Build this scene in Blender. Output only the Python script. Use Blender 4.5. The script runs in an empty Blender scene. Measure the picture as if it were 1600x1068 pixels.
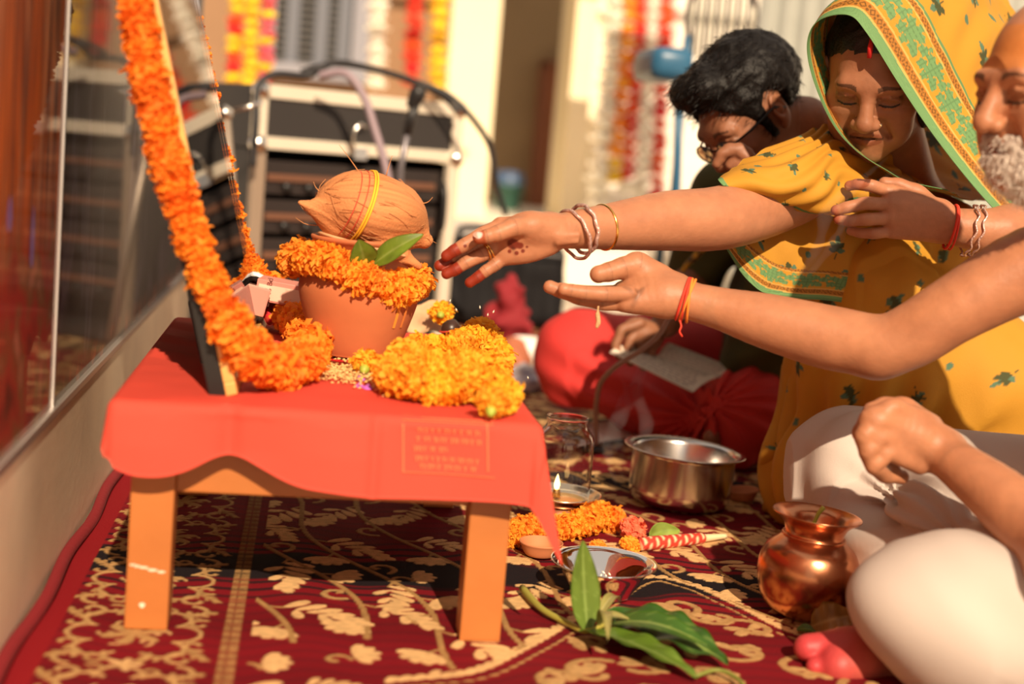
import bpy, bmesh, math, random
import numpy as np
from mathutils import Matrix, Vector, Quaternion
random.seed(7); rng = np.random.default_rng(7)
S = bpy.context.scene
COL = S.collection
# ------------------------------------------------------------------ camera
CAMP = (0.1942, -1.6818, 0.6113); YAW, PITCH, ROLL = 0.1444, 0.1356, 0.0859; FPX = 2222.0
_f = np.array([math.sin(YAW)*math.cos(PITCH), math.cos(YAW)*math.cos(PITCH), -math.sin(PITCH)])
_r = np.array([math.cos(YAW), -math.sin(YAW), 0.0]); _u = np.cross(_r, _f)
CR = _r*math.cos(ROLL)+_u*math.sin(ROLL); CU = -_r*math.sin(ROLL)+_u*math.cos(ROLL); CF = _f
CC = np.array(CAMP)
cd = bpy.data.cameras.new('camera'); cam = bpy.data.objects.new('camera', cd); COL.objects.link(cam)
cd.sensor_width = 36.0; cd.lens = FPX/1600*36.0; cd.clip_start = 0.02; cd.clip_end = 200
cam.matrix_world = Matrix(((CR[0], CU[0], -CF[0], CC[0]), (CR[1], CU[1], -CF[1], CC[1]), (CR[2], CU[2], -CF[2], CC[2]), (0, 0, 0, 1)))
cd.dof.use_dof = True; cd.dof.focus_distance = 2.14; cd.dof.aperture_fstop = 2.0
S.camera = cam
# ------------------------------------------------------------------ light
W = bpy.data.worlds.new('world'); S.world = W; W.use_nodes = True
wn = W.node_tree.nodes; wl = W.node_tree.links
bg = wn['Background']; bg.inputs[0].default_value = (1.0, 0.86, 0.74, 1); bg.inputs[1].default_value = 0.52
SUN_AZ, SUN_EL = math.radians(5), math.radians(35)      # light travels towards (-sin, cos)
sd = bpy.data.lights.new('sun', 'SUN'); sun = bpy.data.objects.new('sun', sd); COL.objects.link(sun)
sd.energy = 6.0; sd.color = (1.0, 0.79, 0.56); sd.angle = math.radians(0.8)
_ld = Vector((-math.sin(SUN_AZ)*math.cos(SUN_EL), math.cos(SUN_AZ)*math.cos(SUN_EL), -math.sin(SUN_EL)))
sun.rotation_euler = _ld.to_track_quat('-Z', 'Y').to_euler()
sun.location = (3, -5, 4)
S.view_settings.view_transform = 'Standard'; S.view_settings.look = 'None'
S.view_settings.exposure = 0.12; S.view_settings.gamma = 1.0; S.view_settings.use_curve_mapping = False
try: S.cycles.use_denoising = True
except Exception: pass

# ------------------------------------------------------------------ helpers: placing
def _ray(px, py): return CF + CR*(px-800)/FPX + CU*(534-py)/FPX
def at(px, py, y):
    d = _ray(px, py); return CC + d*(y-CC[1])/d[1]
def atz(px, py, z=0.0):
    d = _ray(px, py); return CC + d*(z-CC[2])/d[2]
def ax(px, py, x):
    d = _ray(px, py); return CC + d*(x-CC[0])/d[0]
def A(*a): return np.array(a, float)
def nrm(v): v = np.asarray(v, float); return v/(np.linalg.norm(v)+1e-12)

# ------------------------------------------------------------------ helpers: materials
MATS = {}
def mat(name, col=(.8, .8, .8), rough=.6, metal=0.0, spec=.5, vcol=False, bump=0.0, bscale=80, noise=0.0, nscale=12,
        sss=0.0, coat=0.0, sheen=0.0, trans=0.0, ior=1.45, alpha=1.0, emit=None, estr=0.0, rand=0.0, transl=0.0, col2=None):
    if name in MATS: return MATS[name]
    m = bpy.data.materials.new(name); MATS[name] = m; m.use_nodes = True
    N, L = m.node_tree.nodes, m.node_tree.links; b = N['Principled BSDF']
    b.inputs['Base Color'].default_value = (*col, 1); b.inputs['Roughness'].default_value = rough
    b.inputs['Metallic'].default_value = metal; b.inputs['Specular IOR Level'].default_value = spec
    b.inputs['IOR'].default_value = ior; b.inputs['Coat Weight'].default_value = coat; b.inputs['Coat Roughness'].default_value = .08
    b.inputs['Sheen Weight'].default_value = sheen; b.inputs['Transmission Weight'].default_value = trans
    b.inputs['Alpha'].default_value = alpha
    if sss > 0:
        b.inputs['Subsurface Weight'].default_value = sss; b.inputs['Subsurface Radius'].default_value = (1, .35, .2); b.inputs['Subsurface Scale'].default_value = .006
    if emit: b.inputs['Emission Color'].default_value = (*emit, 1); b.inputs['Emission Strength'].default_value = estr
    src = None
    if vcol:
        a = N.new('ShaderNodeAttribute'); a.attribute_name = 'Col'; src = a.outputs['Color']
    if noise > 0 or col2 is not None:
        t = N.new('ShaderNodeTexCoord'); n = N.new('ShaderNodeTexNoise'); n.inputs['Scale'].default_value = nscale; n.inputs['Detail'].default_value = 5
        L.new(t.outputs['Object'], n.inputs['Vector'])
        r = N.new('ShaderNodeValToRGB'); L.new(n.outputs['Fac'], r.inputs['Fac'])
        r.color_ramp.elements[0].position = .32; r.color_ramp.elements[1].position = .68
        if src is None:
            c2 = col2 if col2 is not None else tuple(c*(1-noise) for c in col)
            r.color_ramp.elements[0].color = (*c2, 1); r.color_ramp.elements[1].color = (*col, 1); src = r.outputs['Color']
        else:
            r.color_ramp.elements[0].color = (1-noise,)*3+(1,); r.color_ramp.elements[1].color = (1, 1, 1, 1)
            x = N.new('ShaderNodeMix'); x.data_type = 'RGBA'; x.blend_type = 'MULTIPLY'; x.inputs[0].default_value = 1
            L.new(src, x.inputs[6]); L.new(r.outputs['Color'], x.inputs[7]); src = x.outputs[2]
    if rand > 0:
        o = N.new('ShaderNodeObjectInfo'); h = N.new('ShaderNodeHueSaturation')
        mr = N.new('ShaderNodeMapRange'); mr.inputs[3].default_value = .5-rand*.05; mr.inputs[4].default_value = .5+rand*.05
        L.new(o.outputs['Random'], mr.inputs[0]); L.new(mr.outputs[0], h.inputs['Hue'])
        mv = N.new('ShaderNodeMapRange'); mv.inputs[3].default_value = 1-rand*.35; mv.inputs[4].default_value = 1+rand*.2
        L.new(o.outputs['Random'], mv.inputs[0]); L.new(mv.outputs[0], h.inputs['Value'])
        if src is None: h.inputs['Color'].default_value = (*col, 1)
        else: L.new(src, h.inputs['Color'])
        src = h.outputs['Color']
    if src is not None: L.new(src, b.inputs['Base Color'])
    if bump > 0:
        t = N.new('ShaderNodeTexCoord'); n = N.new('ShaderNodeTexNoise'); n.inputs['Scale'].default_value = bscale; n.inputs['Detail'].default_value = 6
        L.new(t.outputs['Object'], n.inputs['Vector']); bp = N.new('ShaderNodeBump'); bp.inputs['Strength'].default_value = bump; bp.inputs['Distance'].default_value = .004
        L.new(n.outputs['Fac'], bp.inputs['Height']); L.new(bp.outputs['Normal'], b.inputs['Normal'])
    if transl > 0:
        out = N['Material Output']; tr = N.new('ShaderNodeBsdfTranslucent'); mx = N.new('ShaderNodeMixShader'); mx.inputs[0].default_value = transl
        if src is not None: L.new(src, tr.inputs['Color'])
        else: tr.inputs['Color'].default_value = (*col, 1)
        L.new(b.outputs[0], mx.inputs[1]); L.new(tr.outputs[0], mx.inputs[2]); L.new(mx.outputs[0], out.inputs['Surface'])
    return m

# ------------------------------------------------------------------ helpers: objects
def make_mesh(name, V, F, col=None, smooth=True):
    me = bpy.data.meshes.new(name)
    V = np.asarray(V, np.float32)
    if isinstance(F, np.ndarray) and F.ndim == 2:
        n = F.shape[1]; me.vertices.add(len(V)); me.vertices.foreach_set('co', V.ravel())
        me.loops.add(F.size); me.loops.foreach_set('vertex_index', F.astype(np.int32).ravel())
        me.polygons.add(len(F)); me.polygons.foreach_set('loop_start', np.arange(0, F.size, n, dtype=np.int32))
        me.polygons.foreach_set('loop_total', np.full(len(F), n, np.int32)); me.update(calc_edges=True); me.validate()
    else:
        me.from_pydata([tuple(map(float, v)) for v in V], [], [tuple(int(i) for i in f) for f in F]); me.update()
    if col is not None:
        c = np.ones((len(V), 4), np.float32); c[:, :3] = np.asarray(col)
        at_ = me.color_attributes.new('Col', 'FLOAT_COLOR', 'POINT'); at_.data.foreach_set('color', c.ravel())
    if smooth: me.polygons.foreach_set('use_smooth', np.ones(len(me.polygons), bool))
    return me
def tag(o, label=None, cat=None, group=None, kind=None):
    if label: o['label'] = label
    if cat: o['category'] = cat
    if group: o['group'] = group
    if kind: o['kind'] = kind
    return o
def thing(name, loc, label, cat, group=None):
    o = bpy.data.objects.new(name, None); COL.objects.link(o); o.location = tuple(map(float, loc)); o.empty_display_size = .02
    return tag(o, label, cat, group)
def org(o):                       # world origin of a thing / part (only translations are used)
    p = np.zeros(3)
    while o is not None: p += np.array(o.location); o = o.parent
    return p
def obj(name, VF, m, parent=None, loc=None, col=None, smooth=True, label=None):
    V, F = VF; V = np.asarray(V, float)
    base = org(parent) if parent is not None else np.zeros(3)
    o0 = base if loc is None else np.asarray(loc, float)
    me = make_mesh(name, V-o0, F, col, smooth); me.materials.append(m)
    o = bpy.data.objects.new(name, me); COL.objects.link(o)
    if parent is not None: o.parent = parent
    o.location = tuple(o0-base)
    if label: o['label'] = label
    return o
def inst(name, me, parent, M):    # shared-mesh copy at world matrix M
    o = bpy.data.objects.new(name, me); COL.objects.link(o)
    if parent is not None:
        o.parent = parent; M = Matrix.Translation(-Vector(org(parent))) @ M
    o.matrix_basis = M; return o
def struct(name, VF, m, parent=None, col=None, smooth=False):
    o = obj(name, VF, m, parent, col=col, smooth=smooth); o['kind'] = 'structure'; return o

# ------------------------------------------------------------------ helpers: shapes (world vertices, faces)
def join(*parts):
    V, F, n = [], [], 0
    for v, f in parts:
        V.append(np.asarray(v, float)); F += [tuple(int(i)+n for i in q) for q in f]; n += len(v)
    return np.concatenate(V), F
def xf(VF, R=None, t=None, s=None):
    V, F = VF; V = np.asarray(V, float)
    if s is not None: V = V*s
    if R is not None: V = V @ np.asarray(R).T
    if t is not None: V = V+np.asarray(t)
    return V, F
def rotz(a): c, s = math.cos(a), math.sin(a); return np.array([[c, -s, 0], [s, c, 0], [0, 0, 1]])
def rotx(a): c, s = math.cos(a), math.sin(a); return np.array([[1, 0, 0], [0, c, -s], [0, s, c]])
def roty(a): c, s = math.cos(a), math.sin(a); return np.array([[c, 0, s], [0, 1, 0], [-s, 0, c]])
def frame(z, x=(1, 0, 0)):        # columns x,y,z with z given
    z = nrm(z); x = np.asarray(x, float); x = x-z*(x@z)
    if np.linalg.norm(x) < 1e-5: x = np.array([0, 1., 0]); x = x-z*(x@z)
    x = nrm(x); return np.stack([x, np.cross(z, x), z], 1)
def box(x0, x1, y0, y1, z0, z1, bev=0.0):
    if bev <= 0:
        V = np.array([(x, y, z) for z in (z0, z1) for y in (y0, y1) for x in (x0, x1)], float)
        return V, [(0, 2, 3, 1), (4, 5, 7, 6), (0, 1, 5, 4), (2, 6, 7, 3), (0, 4, 6, 2), (1, 3, 7, 5)]
    bm = bmesh.new(); bmesh.ops.create_cube(bm, size=1)
    for v in bm.verts: v.co = ((x0+x1)/2+v.co.x*(x1-x0), (y0+y1)/2+v.co.y*(y1-y0), (z0+z1)/2+v.co.z*(z1-z0))
    bmesh.ops.bevel(bm, geom=bm.edges[:], offset=bev, segments=2, affect='EDGES', profile=.6)
    bm.verts.ensure_lookup_table(); V = np.array([v.co[:] for v in bm.verts]); F = [tuple(v.index for v in f.verts) for f in bm.faces]; bm.free()
    return V, F
def grid_faces(n, m, wrap_u=False, wrap_v=False):
    i = np.arange(n if wrap_u else n-1)[:, None]; j = np.arange(m if wrap_v else m-1)[None]
    i2 = (i+1) % n; j2 = (j+1) % m
    return np.stack([i*m+j+0*j, i2*m+j, i2*m+j2, i*m+j2], -1).reshape(-1, 4)
def lathe(prof, n=48, center=(0, 0, 0), R=None, close=False):
    pr = np.asarray(prof, float); a = np.linspace(0, 2*math.pi, n, endpoint=False)
    V = np.stack([np.outer(np.cos(a), pr[:, 0]), np.outer(np.sin(a), pr[:, 0]), np.tile(pr[:, 1], (n, 1))], -1).reshape(-1, 3)
    F = grid_faces(n, len(pr), True, close)
    return xf((V, [tuple(f) for f in F]), R, center)
def catmull(P, n, bias=1.0):
    P = np.asarray(P, float)
    Q = np.vstack([2*P[0]-P[1], P, 2*P[-1]-P[-2]]); out = []
    ts = np.linspace(0, 1, n)**bias*(len(P)-1)
    for t in ts:
        i = min(int(t), len(P)-2); u = t-i; a, b, c, d = Q[i:i+4]
        out.append(.5*(2*b+(c-a)*u+(2*a-5*b+4*c-d)*u*u+(3*b-a-3*c+d)*u**3))
    return np.array(out)
def tube(P, r, n=8, closed=False, caps=True):
    P = np.asarray(P, float); m = len(P); r = np.broadcast_to(np.asarray(r, float), (m,))
    T = np.gradient(P, axis=0) if not closed else (np.roll(P, -1, 0)-np.roll(P, 1, 0))
    V = []; x = None
    for i in range(m):
        t = nrm(T[i])
        if x is None: x = frame(t)[:, 0]
        x = nrm(x-t*(x@t)); y = np.cross(t, x); a = np.linspace(0, 2*math.pi, n, endpoint=False)
        V.append(P[i]+r[i]*(np.outer(np.cos(a), x)+np.outer(np.sin(a), y)))
    F = [tuple(f) for f in grid_faces(m, n, closed, True)]
    if caps and not closed: F += [tuple(range(n)), tuple(range((m-1)*n, m*n))[::-1]]
    return np.concatenate(V), [f[::-1] for f in F]
def sheet(G, thick=0.0):          # G: (n,m,3) grid -> surface, optionally given thickness
    G = np.asarray(G, float); n, m = G.shape[:2]; F = grid_faces(n, m)
    V = G.reshape(-1, 3)
    if thick > 0:
        du = np.gradient(G, axis=0); dv = np.gradient(G, axis=1); N_ = np.cross(du, dv); N_ /= (np.linalg.norm(N_, axis=-1, keepdims=True)+1e-12)
        V2 = (G-N_*thick).reshape(-1, 3); o = n*m
        idx = np.concatenate([np.arange(m), np.arange(1, n)*m+m-1, (n-1)*m+np.arange(m-2, -1, -1), np.arange(n-2, 0, -1)*m])
        nx = np.roll(idx, -1); E = np.stack([nx, idx, idx+o, nx+o], 1)
        return np.concatenate([V, V2]), np.concatenate([F, F[:, ::-1]+o, E])
    return V, F
def noise3(P, s=1.0, seed=0):     # cheap smooth value noise
    P = np.asarray(P)*s+seed*17.13; i = np.floor(P).astype(np.int64); f = P-i; f = f*f*(3-2*f)
    def h(a, b, c):
        n = (a*374761393+b*668265263+c*2147483647+seed*1013) & 0x7fffffff; n = (n ^ (n >> 13))*1274126177 & 0x7fffffff
        return ((n ^ (n >> 16)) & 0xffff)/65535.0
    r = 0
    for dx in (0, 1):
        for dy in (0, 1):
            for dz in (0, 1):
                w = (f[..., 0] if dx else 1-f[..., 0])*(f[..., 1] if dy else 1-f[..., 1])*(f[..., 2] if dz else 1-f[..., 2])
                r = r+w*h(i[..., 0]+dx, i[..., 1]+dy, i[..., 2]+dz)
    return r*2-1
def sstep(a, b, x): t = np.clip((x-a)/(b-a), 0, 1); return t*t*(3-2*t)

# ------------------------------------------------------------------ helpers: implicit bodies
class Field:
    def __init__(s, lo, hi, vox):
        s.lo = np.asarray(lo, float); s.v = vox; s.n = np.ceil((np.asarray(hi)-s.lo)/vox).astype(int)+1
        s.d = np.full(s.n, 1.0, np.float32)
    def _win(s, lo, hi):
        a = np.clip(np.floor((np.asarray(lo)-s.lo)/s.v).astype(int), 0, s.n); b = np.clip(np.ceil((np.asarray(hi)-s.lo)/s.v).astype(int)+1, 0, s.n)
        if (b <= a).any(): return None, None
        g = np.meshgrid(*[(s.lo[k]+np.arange(a[k], b[k])*s.v).astype(np.float32) for k in range(3)], indexing='ij', sparse=True)
        return tuple(slice(a[k], b[k]) for k in range(3)), g
    def _mix(s, w, q, k, op):
        d = s.d[w]
        if op == 'add':
            if k > 0: h = np.maximum(k-np.abs(d-q), 0)/k; s.d[w] = np.minimum(d, q)-h*h*k*.25
            else: s.d[w] = np.minimum(d, q)
        else:
            q = -q
            if k > 0: h = np.maximum(k-np.abs(d-q), 0)/k; s.d[w] = np.maximum(d, q)+h*h*k*.25
            else: s.d[w] = np.maximum(d, q)
    def cone(s, a, b, ra, rb, k=.01, op='add'):
        a = np.asarray(a, float); b = np.asarray(b, float); m = max(ra, rb)+k+2*s.v
        w, g = s._win(np.minimum(a, b)-m, np.maximum(a, b)+m)
        if w is None: return
        ab = b-a; L2 = max(ab@ab, 1e-12); p = [g[i]-np.float32(a[i]) for i in range(3)]
        t = np.clip((p[0]*ab[0]+p[1]*ab[1]+p[2]*ab[2])/L2, 0, 1).astype(np.float32)
        d = np.sqrt((p[0]-t*ab[0])**2+(p[1]-t*ab[1])**2+(p[2]-t*ab[2])**2)-(ra+(rb-ra)*t)
        s._mix(w, d.astype(np.float32), k, op)
    def chain(s, P, r, k=.01, op='add'):
        for i in range(len(P)-1): s.cone(P[i], P[i+1], r[i], r[i+1], k, op)
    def poly(s, P, r, k=.01, op='add'):
        P = np.asarray(P, float); r = np.asarray(r, float); m = r.max()+k+2*s.v
        w, g = s._win(P.min(0)-m, P.max(0)+m)
        if w is None: return
        D = np.full(np.broadcast_shapes(*[q.shape for q in g]), 1.0, np.float32); o = [w[i].start for i in range(3)]
        for i in range(len(P)-1):
            a, b, ra, rb = P[i], P[i+1], r[i], r[i+1]; mm = max(ra, rb)+k+2*s.v; w2, g2 = s._win(np.minimum(a, b)-mm, np.maximum(a, b)+mm)
            if w2 is None: continue
            ab = b-a; L2 = max(ab@ab, 1e-12); p = [g2[j]-np.float32(a[j]) for j in range(3)]
            t = np.clip((p[0]*ab[0]+p[1]*ab[1]+p[2]*ab[2])/L2, 0, 1).astype(np.float32)
            d = np.sqrt((p[0]-t*ab[0])**2+(p[1]-t*ab[1])**2+(p[2]-t*ab[2])**2)-(ra+(rb-ra)*t)
            ws_ = tuple(slice(w2[j].start-o[j], w2[j].stop-o[j]) for j in range(3)); D[ws_] = np.minimum(D[ws_], d.astype(np.float32))
        s._mix(w, D, k, op)
    def ell(s, c, r, R=None, k=.01, op='add'):
        c = np.asarray(c, float); r = np.asarray(r, float)
        if R is None: e = r
        else: R = np.asarray(R); e = np.sqrt(((R*r[None])**2).sum(1))
        m = k+2*s.v; w, g = s._win(c-e-m, c+e+m)
        if w is None: return
        p = [g[i]-np.float32(c[i]) for i in range(3)]
        if R is not None: p = [p[0]*R[0, i]+p[1]*R[1, i]+p[2]*R[2, i] for i in range(3)]
        k0 = np.sqrt((p[0]/r[0])**2+(p[1]/r[1])**2+(p[2]/r[2])**2); k1 = np.sqrt((p[0]/r[0]**2)**2+(p[1]/r[1]**2)**2+(p[2]/r[2]**2)**2)
        d = np.where(k1 > 1e-6, k0*(k0-1)/np.maximum(k1, 1e-6), -r.min())
        s._mix(w, d.astype(np.float32), k, op)
    def half(s, p, n, k=0.0):      # cut away the side the normal points to
        n = nrm(n); w, g = s._win(s.lo, s.lo+s.n*s.v)
        q = (g[0]-p[0])*n[0]+(g[1]-p[1])*n[1]+(g[2]-p[2])*n[2]
        s._mix(w, (-q).astype(np.float32), k, 'sub')
    def disp(s, fn, band=.03):
        I = np.argwhere(np.abs(s.d) < band)
        if len(I): s.d[tuple(I.T)] += fn(s.lo+I*s.v).astype(np.float32)
    def mesh(s, adapt=0.0):
        import openvdb
        g = openvdb.FloatGrid(background=1.0); g.copyFromArray(np.ascontiguousarray(s.d)); 
        P, T, Q = g.convertToPolygons(isovalue=0.0, adaptivity=adapt)
        V = P.astype(float)*s.v+s.lo
        F = [tuple(t) for t in T[:, ::-1]]+[tuple(q) for q in Q[:, ::-1]] if len(T) else Q[:, ::-1].astype(np.int32)
        return V, F
# ================================================================== SETTING
M_floor = mat('floor_concrete', (.80, .70, .56), .8, noise=.25, nscale=3, bump=.2)
def plane_z(x0, x1, y0, y1, z): return np.array([(x0, y0, z), (x1, y0, z), (x1, y1, z), (x0, y1, z)], float), [(0, 1, 2, 3)]
struct('floor', plane_z(-6, 14, -4, 14, -.004), M_floor)
# ---- left wall: low plinth, steel ledge, glazed picture panels
M_plinth = mat('plinth_paint', (.90, .76, .54), .55, noise=.15, nscale=7, bump=.15)
WX = -.12
wl_ = struct('wall_left', box(WX-.5, WX, -2.2, 2.15, -.004, .218), M_plinth)
struct('trim_1', box(WX-.03, WX+.002, -2.2, 2.15, .218, .230, .002), mat('ledge_aluminium', (.55, .52, .50), .35, metal=.8))
def panel_mat(name, stops_h, kind):
    m = bpy.data.materials.new(name); m.use_nodes = True; N, L = m.node_tree.nodes, m.node_tree.links; b = N['Principled BSDF']
    t = N.new('ShaderNodeTexCoord'); sx = N.new('ShaderNodeSeparateXYZ'); L.new(t.outputs['Object'], sx.inputs[0])
    mp = N.new('ShaderNodeMapping'); L.new(t.outputs['Object'], mp.inputs[0])
    n = N.new('ShaderNodeTexNoise'); n.inputs['Detail'].default_value = 4; L.new(mp.outputs[0], n.inputs[0])
    r = N.new('ShaderNodeValToRGB'); L.new(n.outputs['Fac'], r.inputs[0])
    if kind == 'drape':
        mp.inputs['Scale'].default_value = (1, 26, 1.6); n.inputs['Scale'].default_value = 1.3
        cs = [(.25, (.16, .025, .008)), (.42, (.60, .13, .015)), (.52, (.12, .024, .012)), (.62, (.70, .26, .10)), (.75, (.35, .07, .015))]
    else:
        mp.inputs['Scale'].default_value = (1, 5, 2.2); n.inputs['Scale'].default_value = 1.6
        cs = [(.3, (.004, .003, .004)), (.52, (.02, .012, .012)), (.62, (.09, .07, .10)), (.72, (.03, .015, .01)), (.9, (.2, .12, .08))]
    e = r.color_ramp.elements
    while len(e) < len(cs): e.new(.5)
    for q, (p, c) in zip(e, cs): q.position = p; q.color = (*c, 1)
    # lower field: red/brown mottled print
    n2 = N.new('ShaderNodeTexNoise'); n2.inputs['Scale'].default_value = 16; n2.inputs['Detail'].default_value = 6; L.new(t.outputs['Object'], n2.inputs[0])
    r2 = N.new('ShaderNodeValToRGB'); L.new(n2.outputs['Fac'], r2.inputs[0]); e = r2.color_ramp.elements
    cs2 = [(.3, (.10, .016, .01)), (.45, (.36, .025, .018)), (.58, (.20, .08, .028)), (.7, (.48, .17, .11))] if kind == 'drape' else [(.3, (.02, .01, .008)), (.5, (.05, .02, .012)), (.62, (.28, .06, .03)), (.75, (.1, .05, .03))]
    while len(e) < len(cs2): e.new(.5)
    for q, (p, c) in zip(e, cs2): q.position = p; q.color = (*c, 1)
    mr = N.new('ShaderNodeMapRange'); mr.inputs[1].default_value = stops_h[0]; mr.inputs[2].default_value = stops_h[1]; L.new(sx.outputs['Z'], mr.inputs[0])
    x = N.new('ShaderNodeMix'); x.data_type = 'RGBA'; L.new(mr.outputs[0], x.inputs[0]); L.new(r2.outputs[0], x.inputs[6]); L.new(r.outputs[0], x.inputs[7])
    L.new(x.outputs[2], b.inputs['Base Color']); b.inputs['Roughness'].default_value = .5
    b.inputs['Coat Weight'].default_value = .55; b.inputs['Coat Roughness'].default_value = .03
    return m
# the wall behind the panels and the two printed panels (each its own pane), steel mullion between
struct('wall_left_upper', box(WX-.5, WX-.045, -2.2, 2.15, .232, 2.6), M_plinth)
yM = ax(80, 640, WX-.006)[1]
P1 = struct('panel', box(WX-.045, WX-.006, -2.2, yM-.002, .230, 2.4), panel_mat('print_drapes', (.40, .52), 'drape'), wl_)
P2 = struct('panel', box(WX-.045, WX-.006, yM+.006, 2.15, .230, 2.4), panel_mat('print_dark', (.245, .27), 'dark'), wl_)
struct('mullion', box(WX-.045, WX-.003, yM-.002, yM+.006, .230, 2.4, .0008), mat('mullion_steel', (.62, .58, .55), .35, metal=.7), wl_)
# printed purple tassels at the ends of the painted drapes (flat print, hair-thin)
for px, py0, py1 in ((14, 305, 362), (50, 322, 418)):
    c = ax(px, (py0+py1)/2, WX-.006); h = (ax(px, py0, WX-.006)[2]-ax(px, py1, WX-.006)[2])/2; a = np.linspace(0, 2*math.pi, 18, endpoint=False)
    wv = .010*(1-.35*np.sin(a)); V = np.stack([np.full(18, WX-.0052), c[1]+wv*np.cos(a), c[2]+h*np.sin(a)], 1)
    struct('printed_tassel', (V, [tuple(range(18))]), mat('print_purple', (.34, .22, .62), .4, coat=1), wl_)
# ---- background building: verandah plinth, wall, pillar, window, doorway, curtain
M_cream = mat('cream_wall', (.92, .80, .55), .8, noise=.08, nscale=2)
M_tan = mat('tan_wall', (.30, .17, .09), .8, noise=.12, nscale=2)
BY = 6.6
struct('floor_verandah', box(-3, 14, 4.4, 12, -.004, .20), mat('verandah_stone', (.92, .84, .70), .6, noise=.1, nscale=3))
xa = at(560, 100, BY)[0]; xb = at(700, 100, BY)[0]
struct('wall_back', join(box(-4, xb, BY, BY+.2, .2, 4.5)), M_tan)
# bright pillar
p0, p1 = at(697, 100, BY-.3)[0], at(772, 100, BY-.3)[0]
struct('pillar', box(p0, p1, BY-.45, BY+.2, .2, 4.5, .01), M_cream)
# passage beyond the pillar
BY2 = 8.6
struct('wall_passage', box(p0-1, at(960, 100, BY2)[0], BY2, BY2+.2, .2, 4.5), mat('passage_wall', (.42, .30, .17), .8, noise=.15, nscale=2))
d0, d1 = at(853, 150, BY2-.1)[0], at(880, 150, BY2-.1)[0]
dr = struct('door_1', box(d0, d1, BY2-.12, BY2-.02, .2, at(865, 105, BY2-.1)[2]), mat('door_brown', (.36, .12, .05), .5, noise=.2, nscale=3))
struct('door_frame', join(box(d0-.05, d0, BY2-.14, BY2, .2, at(865, 100, BY2-.1)[2]), box(d0-.05, d1+.05, BY2-.14, BY2, at(865, 105, BY2-.1)[2], at(865, 96, BY2-.1)[2])), mat('door_frame_wood', (.28, .10, .05), .5), dr)
q0, q1 = at(885, 100, BY)[0], at(945, 100, BY)[0]
struct('pillar_cream', join(box(q0, q0+(q1-q0)*.55, BY-.2, BY+.3, .2, 4.5, .01)), M_cream)
struct('wall_cream', box(q0+(q1-q0)*.55, q1+.02, BY-.05, BY+.3, .2, 4.5), mat('cream_light', (.95, .86, .66), .8))
struct('wall_right', box(q1+.02, 14, BY-.1, BY+.3, .2, 4.5), mat('white_wall', (.86, .80, .70), .8, noise=.06))
# window with louvres
w0, w1 = at(430, 60, BY)[0], at(578, 60, BY)[0]; wz0 = at(500, 103, BY)[2]; wz1 = wz0+1.5
win = struct('window_1', box(w0, w1, BY-.03, BY-.01, wz0, wz1), mat('window_dark_glass', (.035, .035, .035), .3, coat=.5))
struct('window_frame', join(box(w1-.10, w1, BY-.08, BY, wz0-.06, wz1), box(w0-.07, w0, BY-.08, BY, wz0-.06, wz1), box(w0-.07, w1, BY-.09, BY, wz0-.08, wz0)), mat('window_frame_grey', (.26, .26, .30), .5), win)
for k in range(34):
    z = wz0+.012+k*.038
    struct('louvre', box(w0, w1-.1, BY-.05, BY-.035, z, z+.012), mat('louvre_grey', (.10, .095, .09), .5), win)
for fx in (.18, .48, .72):
    x = w0+(w1-w0)*fx; struct('grille_bar', box(x-.035, x+.035, BY-.065, BY-.05, wz0, wz1), mat('grille_blue_grey', (.13, .14, .17), .5), win)
# curtain on the right
cx0, cx1 = at(1178, 100, 3.4)[0], at(1700, 100, 3.4)[0]
n = 420; xs = np.linspace(cx0, cx1, n); zs = np.linspace(.01, 2.6, 14)
G = np.stack([np.repeat(xs[:, None], 14, 1), 3.4+.012*np.sin(xs*85)[:, None]*(1+.25*np.sin(xs*11))[:, None]+0*zs[None], np.repeat(zs[None], n, 0)], -1)
tag(obj('curtain', sheet(G, .003), mat('curtain_cloth', (.40, .41, .37), .9, noise=.08), None, loc=(cx0, 3.4, 0)), 'pale grey pleated curtain hanging behind the seated people', 'curtain')

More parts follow.
